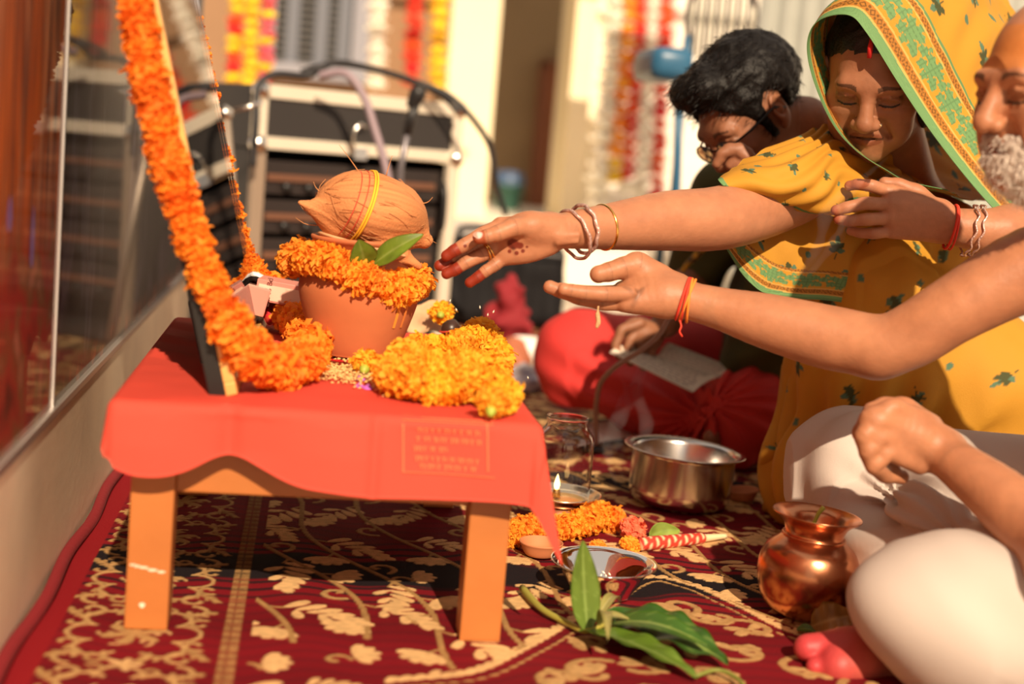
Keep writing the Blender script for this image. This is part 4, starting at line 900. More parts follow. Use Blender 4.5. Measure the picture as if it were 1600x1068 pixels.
hang(397, 388, 160, 3.8, .034, lambda i: FYL, 'thick all-yellow hanging garland beside the red and yellow one')
hang(424, 398, 400, 3.8, .030, lambda i: FPK if i % 3 else FYL, 'pink and yellow hanging garland left of the dark window')
hang(592, 588, 130, 5.4, .050, lambda i: FW, 'white hanging garland at the right side of the dark window')
hang(651, 643, 125, 5.4, .050, lambda i: FR, 'red hanging garland between the white and yellow ones by the pillar')
hang(690, 683, 135, 5.4, .052, lambda i: FYL, 'yellow hanging garland touching the cream pillar')
hang(968, 934, 318, 5.4, .062, lambda i: FW if i < 20 else FOR, 'white hanging garland with orange end right of the passage')
hang(986, 958, 275, 5.4, .060, lambda i: FYL if i > 14 else FOR, 'orange and yellow hanging garland right of the passage')
hang(1006, 978, 290, 5.4, .052, lambda i: FR if i < 20 else FW, 'red hanging garland with white lower end nearest to the yellow one')
hang(1022, 1002, 300, 5.4, .050, lambda i: FW, 'white hanging garland between the two red ones')
hang(1046, 1024, 300, 5.4, .052, lambda i: FR if i < 22 else FW, 'red hanging garland with white lower end just left of the blue chair')
# bucket in the passage
p = at(796, 276, 7.6); p[2] = .2; bk = thing('bucket', p, 'green and blue bucket standing in the shaded passage', 'bucket')
obj('bucket_body', lathe([(0, 0), (.08, 0), (.10, .17), (.105, .17), (.095, .16), (.07, .02), (0, .02)], 28, p), mat('bucket_green', (.06, .18, .14), .4), bk); obj('bucket_lid', lathe([(.105, .17), (.108, .19), (.09, .25), (0, .26)], 28, p), mat('bucket_blue', (.07, .12, .22), .4), bk)
# black bag behind the hands
c0 = at(765, 432, 3.0); bgt = thing('black_bag', A(c0[0], 3.0, 0), 'large black equipment bag standing on the carpet behind the hands', 'bag')
l_, r_ = at(630, 430, 3.0)[0], at(890, 430, 3.0)[0]; zt = at(765, 376, 3.0)[2]
f_ = Field(A(l_-.05, 2.9, -.01), A(r_+.05, 3.35, zt+.06), .012)
for x in np.linspace(l_+.05, r_-.05, 6): f_.cone(A(x, 3.08, .055), A(x, 3.1, zt-.05), .055, .05, .04); f_.cone(A(x, 3.2, .055), A(x, 3.2, zt-.05), .055, .05, .04)
f_.disp(lambda P: .008*noise3(P*14)); obj('bag_body', f_.mesh(), mat('bag_nylon', (.009, .008, .009), .7, spec=.2), bgt)
obj('zip', tube([A(l_+.02, 3.02, zt-.035), A((l_+r_)/2, 3.015, zt-.03), A(r_-.02, 3.02, zt-.035)], .004, 6), mat('zip_grey', (.2, .2, .2), .4), bgt)
xh = (l_+r_)/2; obj('handle', tube(catmull([A(xh-.09, 3.1, zt-.01), A(xh-.08, 3.1, zt+.03), A(xh+.08, 3.1, zt+.03), A(xh+.09, 3.1, zt-.01)], 20), .010, 8), mat('bag_nylon', (.009, .008, .009), .7, spec=.2), bgt)
# striped grey mat and heap of cloth beyond
p_ = [atz(600, 375, .21), atz(760, 400, .21)]
tag(obj('striped_mat', sheet(np.array([[(at(690+i*9, 330, 4.6)[0], 4.45+j*.05, .203+.002*math.sin(j*1.6)) for j in range(40)] for i in range(14)]), .004), mat('mat_grey', (.55, .52, .50), .8, noise=.2, nscale=30), None, loc=(at(700, 330, 4.6)[0], 4.5, .2)), 'grey ribbed mat lying on the verandah step', 'mat')
# red flowers, white cup, patterned bundle right of the table
def blob(name, c, r, m, label, cat_, seed, amp=.02):
    f = Field(np.asarray(c)-np.array(r)*1.5, np.asarray(c)+np.array(r)*1.5, min(r)*.12); f.ell(c, r, None, 0); f.disp(lambda P: amp*noise3(P*30, 1, seed)); V, F = f.mesh(); V[:, 2] = np.maximum(V[:, 2], .004)
    return tag(obj(name, (V, F), m, None, loc=A(c[0], c[1], 0)), label, cat_)
y = 1.75; c = atz(800, 585, .03); c = A(c[0], c[1], .035)
blob('cloth_bundle', at(792, 520, 2.3)*[1, 1, 0]+A(0, 0, .12), (.055, .05, .13), mat('bundle_red', (.24, .012, .018), .8), 'crumpled dark red cloth bundle beside the marigold heap', 'cloth', 3, .03)
cp = at(822, 565, 2.2)*[1, 1, 0]; cu_ = thing('white_cup', cp, 'small white cup on the carpet by the red-clad knee', 'cup'); obj('cup_body', lathe([(0, .003), (.03, .003), (.036, .03), (.042, .09), (.044, .09), (.036, .02), (0, .012)], 28, cp), mat('cup_white', (.85, .8, .74), .4), cu_)
blob('cloth_bundle', at(822, 610, 1.85)*[1, 1, 0]+A(0, 0, .03), (.055, .06, .035), mat('bundle_blue', (.25, .24, .34), .8, col2=(.65, .55, .52), nscale=40), 'blue and white patterned cloth bundle on the carpet near the knee', 'cloth', 5, .012)
blob('cloth_bundle', at(800, 560, 2.1)*[1, 1, 0]+A(0, 0, .05), (.05, .06, .05), mat('bundle_brown', (.42, .13, .06), .7), 'brown-orange cloth bundle behind the blue patterned one', 'cloth', 7, .015)
# woven chair with blue frame, behind the man
yc = 2.6; M_blue = mat('chair_blue', (.03, .12, .22), .35)
chx = at(1120, 60, yc); chair = thing('woven_chair', A(chx[0], yc, 0), 'chair with blue frame and rounded woven back behind the bowed man', 'chair')
c = at(1128, 30, yc); rx, rz = .105, .16
a = np.linspace(math.radians(-30), math.radians(210), 30); obj('back_frame', tube(np.stack([c[0]+rx*np.cos(a), np.full(30, yc), c[2]+rz*np.sin(a)], 1), .010, 8), mat('chair_dark_frame', (.10, .08, .07), .5), chair)
bk_ = None
for k in range(13):
    x = -rx+2*rx*(k+.5)/13; h = rz*math.sqrt(max(1-(x/rx)**2, 0)); 
    obj('back_strand', tube([A(c[0]+x, yc, c[2]-.12), A(c[0]+x*1.0, yc+.012*math.cos(x*20), c[2]+h*.5), A(c[0]+x*.98, yc, c[2]+h)], .0055, 6), mat('strand_dark', (.05, .05, .045), .5) if k % 2 else mat('strand_pale', (.60, .58, .46), .5), chair)
obj('arm_rest', xf(box(-.07, .05, -.14, .14, -.045, .045, .03), None, at(1040, 103, 2.35)), M_blue, chair)
sx0 = at(1035, 300, 2.4)[0]; obj('seat', box(sx0, sx0+.46, 2.2, 2.62, .40, .43, .012), M_blue, chair, smooth=False)
for lx_, ly_ in ((1058, 2.25),): obj('leg', tube([at(1062, 110, 2.3), at(1058, 260, 2.3), at(1050, 560, 2.3)*[1, 1, 0]+A(0, 0, .002)], .013, 10), M_blue, chair)
for dx, dy in ((.40, 2.25), (.06, 2.6), (.42, 2.6)): obj('leg', tube([A(sx0+dx, dy, .41), A(sx0+dx, dy, .003)], .013, 10), M_blue, chair)
obj('back_post', tube([A(c[0]-rx*.9, yc, .42), A(c[0]-rx*.95, yc, c[2]-.06)], .012, 8), M_blue, chair); obj('back_post', tube([A(c[0]+rx*.9, yc, .42), A(c[0]+rx*.95, yc, c[2]-.06)], .012, 8), M_blue, chair)
# ================================================================== PEOPLE: tools
def apply(f, prims):
    for p in prims:
        if p[0] == 'c': f.cone(*p[1:])
        elif p[0] == 'e': f.ell(*p[1:])
        elif p[0] == 'p': f.poly(*p[1:])
def chain(P, r, k=.008):
    if len(P) == 2: return [('c', P[0], P[1], r[0], r[1], k)]
    n = (len(P)-1)*4+1; Q = catmull(P, n); rr = catmull(np.stack([r, 0*np.asarray(r), 0*np.asarray(r)], 1), n)[:, 0]; return [('p', Q, np.maximum(rr, min(r)), k)]
def pb(p):
    if p[0] == 'c': return np.minimum(p[1], p[2])-max(p[3], p[4]), np.maximum(p[1], p[2])+max(p[3], p[4])
    if p[0] == 'p': return p[1].min(0)-max(p[2]), p[1].max(0)+max(p[2])
    return np.asarray(p[1])-max(p[2]), np.asarray(p[1])+max(p[2])
def clip_faces(V, F, keep):
    F = np.array([tuple(f) if len(f) == 4 else tuple(f)+(f[2],) for f in F]) if not isinstance(F, np.ndarray) else F
    k = keep(V)[F].all(1); F = F[k]; u, inv = np.unique(F, return_inverse=True); return V[u], inv.reshape(F.shape)
def body_mesh(prims, vox, fine=(), disp=None):
    lo = np.min([pb(p)[0] for p in prims], 0)-.02; hi = np.max([pb(p)[1] for p in prims], 0)+.02
    Vs, Fs, n = [], [], 0
    f = Field(lo, hi, vox); apply(f, prims)
    if disp: f.disp(disp)
    V, F = f.mesh(); e = vox*2.2
    inside = lambda V, b, m: ((V > np.asarray(b[0])+m) & (V < np.asarray(b[1])-m)).all(1)
    V, F = clip_faces(V, F, lambda V: ~np.any([inside(V, b, e) for b in fine], 0) if fine else np.ones(len(V), bool)); Vs.append(V); Fs.append(F); n = len(V)
    for b in fine:
        g = Field(b[0], b[1], b[2]); apply(g, prims)
        if disp: g.disp(disp)
        V, F = g.mesh(); V, F = clip_faces(V, F, lambda V: inside(V, (g.lo, g.lo+(g.n-1)*g.v), b[2]*1.2)); Vs.append(V); Fs.append(F+n); n += len(V)
    return np.concatenate(Vs), np.concatenate(Fs)
def bbox_of(pts, m): P = np.array(pts); return P.min(0)-m, P.max(0)+m
def head_prims(C, R, s=1.0, nose=1.0, jowl=1.0, ears=True):
    L = lambda x, y, z: C+R @ (np.array([x, y, z])*s)
    q = []; E = lambda c, r, k=.015, op='add', Rr=None: q.append(('e', L(*c), np.array(r)*s, R if Rr is None else R @ Rr, k*s, op))
    Cn = lambda a, b, ra, rb, k=.012, op='add': q.append(('c', L(*a), L(*b), ra*s, rb*s, k*s, op))
    E((0, -.018, .036), (.074, .094, .082), 0); E((0, .022, -.030), (.063, .066, .086), .04); E((0, .036, -.076), (.047*jowl, .050, .036), .03); E((0, .074, -.099), (.021, .017, .016), .025)
    for x in (-1, 1):
        E((x*.042, .058, -.022), (.024*jowl, .024, .020), .025); E((x*.036, .060, -.058), (.022*jowl, .02, .024), .025)
    Cn((-.034, .078, .024), (.034, .078, .024), .012, .012, .022)
    for x in (-1, 1): E((x*.031, .094, .004), (.019, .013, .0125), .012, 'sub')
    for x in (-1, 1):
        E((x*.0315, .070, .003), (.0150, .0145, .0130), .004)
        P = [(x*.016, .0800, .001), (x*.024, .0845, .0085), (x*.033, .0850, .0095), (x*.043, .0800, .005), (x*.047, .0745, .0005)]      # upper lid fold
        for a, b in zip(P, P[1:]): Cn(a, b, .0030, .0030, .004)
        P = [(x*.017, .0800, -.003), (x*.026, .0825, -.0085), (x*.036, .0815, -.0085), (x*.045, .0760, -.004)]
        for a, b in zip(P, P[1:]): Cn(a, b, .0022, .0022, .005)
        Cn((x*.016, .0845, .021), (x*.048, .072, .020), .0055, .004, .010)
    Cn((0, .083, .016), (0, .103*nose, -.024), .0090, .0125, .012); E((0, .104*nose, -.029), (.0125, .0115, .0110), .008)
    for x in (-1, 1): E((x*.0140, .094*nose, -.032), (.0098, .0125, .0090), .006); E((x*.007, .0985*nose, -.0405), (.0042, .006, .004), .003, 'sub'); Cn((x*.021, .089, -.036), (x*.034, .078, -.062), .0022, .0018, .016, 'sub')
    for a, b in (((-.023, .0760, -.0605), (-.009, .0855, -.0555)), ((-.009, .0855, -.0555), (.009, .0855, -.0555)), ((.009, .0855, -.0555), (.023, .0760, -.0605))): Cn(a, b, .0050, .0058, .006)
    for a, b in (((-.020, .0770, -.0665), (0, .0865, -.0700)), ((0, .0865, -.0700), (.020, .0770, -.0665))): Cn(a, b, .0050, .0072, .006)
    for a, b in (((-.025, .0810, -.0620), (0, .0945, -.0625)), ((0, .0945, -.0625), (.025, .0810, -.0620))): Cn(a, b, .0016, .0022, .003, 'sub')
    if ears:
        for x in (-1, 1):
            E((x*.076, -.012, -.002), (.0085, .019, .031), .006, 'add', rotz(-x*.35)); E((x*.083, -.008, .002), (.006, .011, .018), .005, 'sub', rotz(-x*.35)); E((x*.080, -.010, -.002), (.004, .006, .009), .004); E((x*.074, -.004, -.030), (.006, .009, .010), .006)
    return q, L
def head_tint(V, C, R, s, skin, base, down=False):
    """lip, lid, brow and eye colours of a head placed at C with axes R"""
    Q = ((V-C) @ R)/s; K = base.copy()
    m = ((Q[:, 0]/.026)**2+((Q[:, 2]+.063)/.0125)**2 < 1) & (Q[:, 1] > .07); K[m] = K[m]*[.80, .62, .62]
    m = (np.abs(Q[:, 2]+.0625) < .0022) & (np.abs(Q[:, 0]) < .026) & (Q[:, 1] > .07); K[m] *= .35
    for x in (-1, 1):
        if down:           # lowered lids: only a dark lash line
            zl = -.0045-.0025*(1-((Q[:, 0]-x*.0315)/.0155)**2); m = (np.abs(Q[:, 0]-x*.0315) < .0155) & (np.abs(Q[:, 2]-zl) < .0016) & (Q[:, 1] > .06); K[m] = np.array((.015, .009, .007))
            m = (np.abs(Q[:, 0]-x*.0315) < .019) & (np.abs(Q[:, 2]-.001) < .009) & (Q[:, 1] > .06) & (K[:, 0] > .03); K[m] *= .72
        if not down: d = np.stack([(Q[:, 0]-x*.0315)/.0145, (Q[:, 2]-.0005)/.0060], 1); m = ((d**2).sum(1) < 1) & (Q[:, 1] > .060); K[m] = np.array((.30, .22, .17))
        if not down: d = np.hypot(Q[:, 0]-x*.0315, Q[:, 2]-.0000); m = (d < .0062) & (Q[:, 1] > .060); K[m] = np.array((.012, .008, .006))
        u = (Q[:, 0]*x-.016)/.032; zb = .0245+.004*np.sin(np.clip(u, 0, 1)*3.1); m = (u > 0) & (u < 1) & (np.abs(Q[:, 2]-zb) < .0042*(1-.6*u)) & (Q[:, 1] > .05); K[m] = K[m]*.28
    return K
def axes(fwd, up):
    f = nrm(fwd); u = np.asarray(up, float); u = nrm(u-f*(u@f)); x = np.cross(f, u); return np.stack([x, f, u], 1)
M_skin = mat('skin', vcol=True, rough=.48, spec=.4, sss=.12, bump=.12, bscale=190, noise=.10, nscale=60)
def skin_cols(V, base, amp=.10): return np.array(base)*(1+amp*noise3(V*38)[:, None]*[.8, 1, 1])*(1+.05*noise3(V*150)[:, None])
def dab(K, V, p, r, c, soft=.35, amt=1.0):
    d = np.linalg.norm(V-np.asarray(p), axis=1)/r; w = (amt*(1-sstep(1-soft, 1, d)))[:, None]; return K*(1-w)+np.array(c)*w
def creases(K, V, P, r, js=None):      # fold lines across the finger joints, their shade put into the colour
    for i in (js or range(1, len(P)-1)):
        t = nrm(P[i+1]-P[i-1]); d = (V-P[i])@t; near = np.linalg.norm(V-P[i], axis=1) < r*1.7
        for o, a_ in ((0, .76), (.0026, .90)): m = near & (np.abs(d-o) < .00085); K[m] *= a_
    return K
def segd(V, a, b): a, b = np.asarray(a), np.asarray(b); ab = b-a; t = np.clip((V-a)@ab/(ab@ab), 0, 1); return np.linalg.norm(V-a-t[:, None]*ab, axis=1)
def Y(pts): return [at(*p) for p in pts]
def digit(pts, r0, r1, k=.003):
    """finger: a chain with slight knuckle swellings"""
    P = Y(pts); n = len(P); r = np.linspace(r0, r1, n)
    Q, rr = [P[0]], [r[0]]                       # a little thinner between the joints
    for i in range(n-1): Q += [(P[i]+P[i+1])/2, P[i+1]]; rr += [(r[i]+r[i+1])/2*.955, r[i+1]]
    q = chain(Q, rr, k)
    return q, P
# ---- printed yellow saree cloth: colours from flat cloth coordinates (metres)
SY = np.array((.62, .30, .026)); SG = np.array((.17, .34, .13)); SB = np.array((.20, .085, .010)); SC_ = np.array((.74, .46, .12)); SD = np.array((.065, .075, .022)); STEAL = np.array((.10, .20, .12))
def ellm(u, v, cu, cv, a, L_, w): x = (u-cu)*math.cos(a)+(v-cv)*math.sin(a); y = -(u-cu)*math.sin(a)+(v-cv)*math.cos(a); t = np.clip(x/L_, 0, 1); return (x > 0) & (x < L_) & (np.abs(y) < w*np.sin(t*math.pi)**.7)
def sprig(K, u, v, cu, cv, a, s, c=SD, c2=STEAL):
    near = np.hypot(u-cu, v-cv) < s*1.3; idx = np.where(near)[0]
    if not len(idx): return
    uu, vv = u[idx], v[idx]
    for i, (da, L_, o) in enumerate(((0, .62, .45), (.9, .55, .2), (-.9, .55, .2), (1.35, .48, -.1), (-1.35, .48, -.1), (0, .5, -.05))):
        m = ellm(uu, vv, cu+math.cos(a)*s*o*.6, cv+math.sin(a)*s*o*.6, a+da, L_*s, .15*s); K[idx[m]] = c if i % 3 else c2
    m = ellm(uu, vv, cu-math.cos(a)*s*.7, cv-math.sin(a)*s*.7, a, s*.8, .03*s); K[idx[m]] = c
def field_print(K, u, v, seed=1, pitch=.075, s=.024):
    rg = np.random.default_rng(seed); k = 0
    for i, cu in enumerate(np.arange(u.min()-.02, u.max()+pitch, pitch)):
        for j, cv in enumerate(np.arange(v.min()-.02, v.max()+pitch, pitch)):
            a = rg.uniform(0, 6.3); cu_ = cu+(j % 2)*pitch/2+rg.normal()*.006; cv_ = cv+rg.normal()*.006
            sprig(K, u, v, cu_, cv_, a, s*rg.uniform(.85, 1.2)); d = np.hypot(u-cu_-pitch*.45, v-cv_-pitch*.35) < s*.22; K[d] = STEAL
def border_print(K, w, l, scale=1.0):      # w distance from the cloth edge, l along it
    w = w/scale; rep = lambda p: (l/scale) % p
    m = (w < .017); K[m] = SG*(1+.15*np.sign(np.sin(w[m]*2*math.pi/.0016)))[:, None]
    for a, b in ((.017, .020), (.034, .037), (.084, .0865), (.0985, .1005)): m = (w >= a) & (w < b); K[m] = SC_
    for a, b in ((.020, .034), (.0865, .0985)):
        m = (w >= a) & (w < b); c = (a+b)/2; x = rep(.016)-.008; y = w-c; dm = (np.abs(x)/.0055+np.abs(y)/.0055 < 1) & ~(np.abs(x)/.003+np.abs(y)/.003 < 1); dots = (np.hypot(np.abs(x)-.008, np.abs(y)-.003) < .0022)
        K[m] = np.where((dm | dots)[m][:, None], SB, np.where(True, np.array((.50, .20, .025)), 0))
    m = (w >= .037) & (w < .084); x = rep(.062)-.031; y = w-.0605
    fl = np.zeros(len(w), bool)
    for cx_, cy_, r_ in ((0, .002, .0135), (-.014, .010, .008), (.014, .010, .008), (-.016, -.009, .0085), (.016, -.009, .0085), (0, -.016, .007), (.029, .004, .008), (-.029, .004, .008), (.027, -.013, .006), (-.027, .017, .005), (.002, .019, .006)):
        an = np.arctan2(y-cy_, x-cx_); fl |= np.hypot(x-cx_, y-cy_) < r_*(1+.18*np.sin(an*5))
    vn = np.abs(np.sin(x*420)*np.cos(y*380)) < .18
    K[m] = np.where(fl[m][:, None], np.where(vn[m][:, None], SG*.75, SG), SY*1.05)
    m = (w >= .1005) & (w < .106); K[m] = SG*.8
    return K
M_saree = mat('printed_saree', vcol=True, rough=.72, bump=.25, bscale=900, transl=.22)
def loft(rows, nu, nv, bias=1.0):            # rows: list (u) of lists (v) of points -> smooth grid (nv along rows? -> [u][v])
    A_ = np.array([catmull(r, nv) for r in rows]); return np.stack([catmull(A_[:, j], nu, bias) for j in range(nv)], 1)
def arc_coords(G):
    du = np.linalg.norm(np.diff(G, axis=0), axis=-1); U = np.concatenate([np.zeros((1, G.shape[1])), np.cumsum(du, 0)]); dv = np.linalg.norm(np.diff(G, axis=1), axis=-1); Vv = np.concatenate([np.zeros((G.shape[0], 1)), np.cumsum(dv, 1)], 1); return U, Vv
def ripple(G, fn):
    du = np.gradient(G, axis=0); dv = np.gradient(G, axis=1); N_ = np.cross(du, dv); N_ /= np.linalg.norm(N_, axis=-1, keepdims=True)+1e-12; return G+N_*fn[..., None]
# ================================================================== PERSON 1: woman in the yellow saree
WS = (.44, .185, .095)
w_up = A(-.27, -.50, .82); w_fw = A(-.40, -.72, -.57); WR = axes(w_fw, w_up); WSC = 1.02
WC = at(1350, 200, .455)-WR @ (A(0, .112, -.030)*WSC)
hp_, WL = head_prims(WC, WR, WSC, 1.04, 1.12)
woman = thing('person', A(1.12, .66, 0), 'person in a printed yellow saree with covered head reaching an arm over the table', 'person')
neck = [WL(0, -.03, -.05), A(1.19, .66, .60), A(1.21, .70, .54)]
pr = hp_+chain(neck, [.052, .055, .075], .03)
pr += [('c', A(1.22, .70, .50), A(1.27, .78, .16), .105, .14, .05), ('c', A(1.10, .66, .50), A(1.32, .70, .50), .06, .06, .05)]
# right arm reaching left, bare
hy = .30
sh, el, wr_ = at(1300, 268, .58), at(1128, 340, .41), at(872, 361, hy)
arm = [sh, at(1215, 312, .50), el, at(1040, 345, .375), at(960, 353, .34), at(905, 358, .315), wr_]
pr += chain(arm, [.056, .052, .0485, .0440, .0345, .0280, .0245], .012)
# hand (palm towards the viewer, thumb nearest)
C7 = lambda cx, cy, y: (670+cx/4.848, 300+cy/4.848, y)
hand = []
palm = Y([C7(900, 300, hy), C7(760, 330, hy), C7(640, 350, hy-.002)])
hand += chain(palm, [.0225, .0235, .0225], .012)
for a, b, r0, r1 in ((C7(890, 260, hy), C7(545, 255, hy+.008), .0190, .0125), (C7(890, 310, hy+.004), C7(500, 340, hy+.006), .0190, .0125), (C7(890, 360, hy+.004), C7(500, 420, hy), .0180, .0120), (C7(900, 385, hy), C7(580, 490, hy-.004), .0165, .0115)):
    hand += chain(Y([a, b]), [r0, r1], .010)
idx, ip = digit([C7(545, 255, hy+.008), C7(400, 320, hy-.004), C7(270, 400, hy-.012), C7(190, 445, hy-.012), C7(135, 482, hy-.010)], .0112, .0082)
mid, mp_ = digit([C7(500, 345, hy+.006), C7(330, 425, hy+.008), C7(200, 490, hy+.008), C7(130, 530, hy+.006), C7(82, 556, hy+.004)], .0108, .0080)
rin, rp2 = digit([C7(500, 425, hy), C7(400, 478, hy-.004), C7(280, 535, hy-.006), C7(200, 588, hy-.006), C7(135, 618, hy-.004)], .0106, .0078)
lit, lp2 = digit([C7(580, 490, hy-.004), C7(500, 552, hy-.008), C7(430, 598, hy-.010), C7(370, 645, hy-.010), C7(312, 684, hy-.008)], .0098, .0074)
thu, tp = digit([C7(790, 255, hy-.022), C7(640, 268, hy-.034), C7(520, 312, hy-.040), C7(440, 335, hy-.041), C7(380, 345, hy-.040)], .0150, .0088, .005)
thenar = [('e', at(*C7(770, 270, hy-.016)), (.034, .017, .022), roty(.05), .012, 'add'), ('e', at(*C7(740, 450, hy-.008)), (.034, .012, .015), roty(-.25), .012, 'add'), ('c', at(*C7(900, 290, hy-.004)), at(*C7(790, 255, hy-.020)), .020, .017, .012)]
hand += thenar+idx+mid+rin+lit+thu
pr += hand
# wrist tendons
pr += [('c', at(*C7(980, 335, hy-.024)), at(*C7(1130, 320, hy-.022)), .002, .002, .012), ('c', at(*C7(980, 375, hy-.021)), at(*C7(1120, 375, hy-.021)), .002, .002, .012)]
# left arm folded to the chest, back of the hand to the viewer
C8 = lambda cx, cy, y: (1100+cx/2.374, 250+cy/2.374, y)
ly = .40
la = Y([(1640, 350, .50), (1580, 360, .40), C8(1060, 265, .385), C8(930, 245, .39), C8(880, 225, ly)])
pr += chain([A(1.32, .62, .50)]+la, [.055, .046, .042, .036, .028, .026], .02)
hand2 = []
for a, b, r0, r1 in ((C8(870, 190, ly), C8(690, 120, ly+.005), .020, .0135), (C8(870, 215, ly), C8(690, 165, ly-.004), .021, .0138), (C8(870, 240, ly), C8(690, 215, ly-.006), .021, .0135), (C8(870, 260, ly), C8(700, 262, ly-.002), .019, .0125)): hand2 += chain(Y([a, b]), [r0, r1], .012)
fing2 = []
for pts, r0 in ((((690, 120, .005), (620, 95, .0), (570, 90, .01), (540, 95, .02)), .0108), (((690, 165, -.004), (600, 160, -.01), (530, 175, -.004), (490, 186, .002)), .0112), (((690, 215, -.006), (600, 220, -.012), (540, 225, -.004), (500, 220, .006)), .0108), (((700, 262, -.002), (630, 272, -.006), (580, 270, .002), (545, 262, .01)), .0098)):
    q, P = digit([C8(x, y_, ly+dy) for x, y_, dy in pts], r0, r0*.74); hand2 += q; fing2.append(P)
q, P = digit([C8(870, 190, ly+.012), C8(790, 120, ly+.022), C8(720, 92, ly+.03), C8(670, 85, ly+.035)], .0150, .0095, .005); hand2 += q
pr += hand2
b1 = bbox_of(ip+mp_+rp2+lp2+tp+[wr_], .028); b2 = bbox_of([p for f in fing2 for p in f]+[at(*C8(880, 225, ly))], .028); hb = (WC-A(.125, .135, .14), WC+A(.125, .12, .13))
WV, WF = body_mesh(pr, .0045, [(b1[0], b1[1], .0011), (b2[0], b2[1], .0016), (hb[0], hb[1], .0017)])
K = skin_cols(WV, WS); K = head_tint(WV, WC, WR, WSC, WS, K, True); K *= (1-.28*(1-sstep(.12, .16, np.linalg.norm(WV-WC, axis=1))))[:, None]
for P in (ip, mp_, rp2, lp2):      # henna on the fingertips
    d = segd(WV, P[-1], P[-2]); w = (1-sstep(.011, .0125, d))[:, None]*(np.linalg.norm(WV-P[-1], axis=1) < .030)[:, None]; K = K*(1-w)+np.array((.26, .030, .012))*w
d = np.linalg.norm(WV-tp[-1], axis=1); K = np.where((d < .013)[:, None], K*[.85, .5, .4], K)
K = dab(K, WV, at(*C7(372, 318, hy-.049)), .0075, (.72, .50, .44), .3)
for cx_, cy_, r_ in ((640, 390, .0075), (690, 400, .005), (555, 432, .0028), (610, 450, .003), (665, 462, .0028), (712, 445, .0026), (742, 410, .0026), (520, 395, .003), (275, 408, .0022)):
    K = dab(K, WV, at(*C7(cx_, cy_, hy-.022)), r_*1.35, (.17, .025, .012), .35)
for P in fing2[1:3]: K = dab(K, WV, P[-1], .010, (.30, .035, .02))
for P_, r_ in ((ip, .0105), (mp_, .0105), (rp2, .0100), (lp2, .0092), (tp, .012)): K = creases(K, WV, P_, r_)
for a_, b_ in (((885, 330), (800, 350)), ((800, 350), (700, 345)), ((560, 330), (640, 430)), ((640, 430), (660, 520)), ((950, 300), (955, 420))):
    d = segd(WV, at(*C7(*a_, hy-.024)), at(*C7(*b_, hy-.024))); K = np.where(((d < .0045) & (WV[:, 1] < hy))[:, None], K*(1-.30*(1-sstep(.0015, .0045, d)))[:, None], K)
# sindoor above the brow
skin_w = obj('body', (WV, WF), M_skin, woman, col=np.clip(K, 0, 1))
# creases at finger joints: fold shade is painted into the skin colour; nails
def nail(P, nrm_, r, parent, m): 
    t = nrm(P[-1]-P[-2]); R_ = frame(nrm_, t); V, F = lathe([(0, .0012), (r*.6, .0009), (r, 0)], 14); V = V*[1.25, .85, 1]; obj('nail', xf((V, F), R_, P[-1]+nrm(nrm_)*.0068), m, parent)
nail(tp, A(-.05, -.75, .66), .0072, skin_w, mat('nail_pale', (.46, .24, .18), .35))
# hair under the hood
fh = Field(WC-A(.15, .13, .20), WC+A(.15, .16, .16), .0026)
fh.ell(WL(0, -.022, .042), np.array((.078, .096, .083))*WSC, WR, 0); fh.ell(WL(0, .075, -.016), np.array((.075, .075, .082))*WSC, WR, .012, 'sub'); fh.cone(WL(0, .10, .09), WL(0, .02, .135), .0035, .003, .004, 'sub'); fh.half(WL(0, .03, -.05), -WR[:, 2])
for x_ in (-1, 1): fh.cone(WL(x_*.062, -.030, .02), WL(x_*.058, -.052, -.10), .030, .026, .02)  # side hair added beside the neck, standing in for the hood's dark shade
def hr(P): Q = (P-WC) @ WR; return .0016*noise3(np.stack([np.abs(Q[:, 0])*60, Q[:, 1]*320, Q[:, 2]*60], 1))
fh.disp(hr); obj('hair', fh.mesh(), mat('black_hair', (.010, .008, .008), .35, bump=.3, bscale=300), woman)
P = [WL(0, .068, .100), WL(0, .078, .088), WL(0, .0835, .074)]; V, F = tube(P, [.0022, .0046, .0036], 10); obj('vermilion_mark', (V, F), mat('vermilion', (.50, .012, .010), .9), woman)
# nose stud, bangles, ring, threads
nsp = WL(.0205, .099, -.031) if WR[0, 0]*1 > 0 else WL(-.0205, .099, -.031)
def ringm(c, ax_, r, tr, n=40, squash=1.0, tw=0.0, xd=(0, 0, 1)):
    R_ = frame(ax_, xd); a = np.linspace(0, 2*math.pi, n, endpoint=False); P = np.stack([r*np.cos(a), r*squash*np.sin(a), tw*np.sin(a*9)], 1) @ R_.T+c; return P
nst = thing('nose_stud', nsp, 'tiny gold flower nose stud on the saree-clad person', 'nose stud'); dirn = nrm(nsp-WL(0, .085, -.03))
gold = mat('gold_metal', (.90, .56, .16), .22, metal=1.0)
for k in range(6):
    a = k*1.047; R_ = frame(dirn); p = nsp+dirn*.0026+R_ @ A(.0022*math.cos(a), .0022*math.sin(a), 0); obj('petal_bead', xf(lathe([(0, -.0012), (.0012, 0), (0, .0012)], 8), None, p), mat('bright_stud', (.95, .85, .7), .15, metal=1.0), nst)
obj('centre_bead', xf(lathe([(0, -.0014), (.0014, 0), (0, .0014)], 8), None, nsp+dirn*.003), gold, nst)
adir = nrm(arm[4]-arm[6])
def bangle(px, py, y, r, tr, tilt, m, label, tw=0.0, sq=1.0, drop=0.0):
    c = at(px, py, y)-A(0, 0, drop); d = nrm(adir+np.asarray(tilt)); P = ringm(c, d, r, tr, 72, sq, tw); return tag(obj('bangle', tube(P, tr, 10, True), m, None, loc=c), label, 'bangle', 'bangles on the reaching wrist')
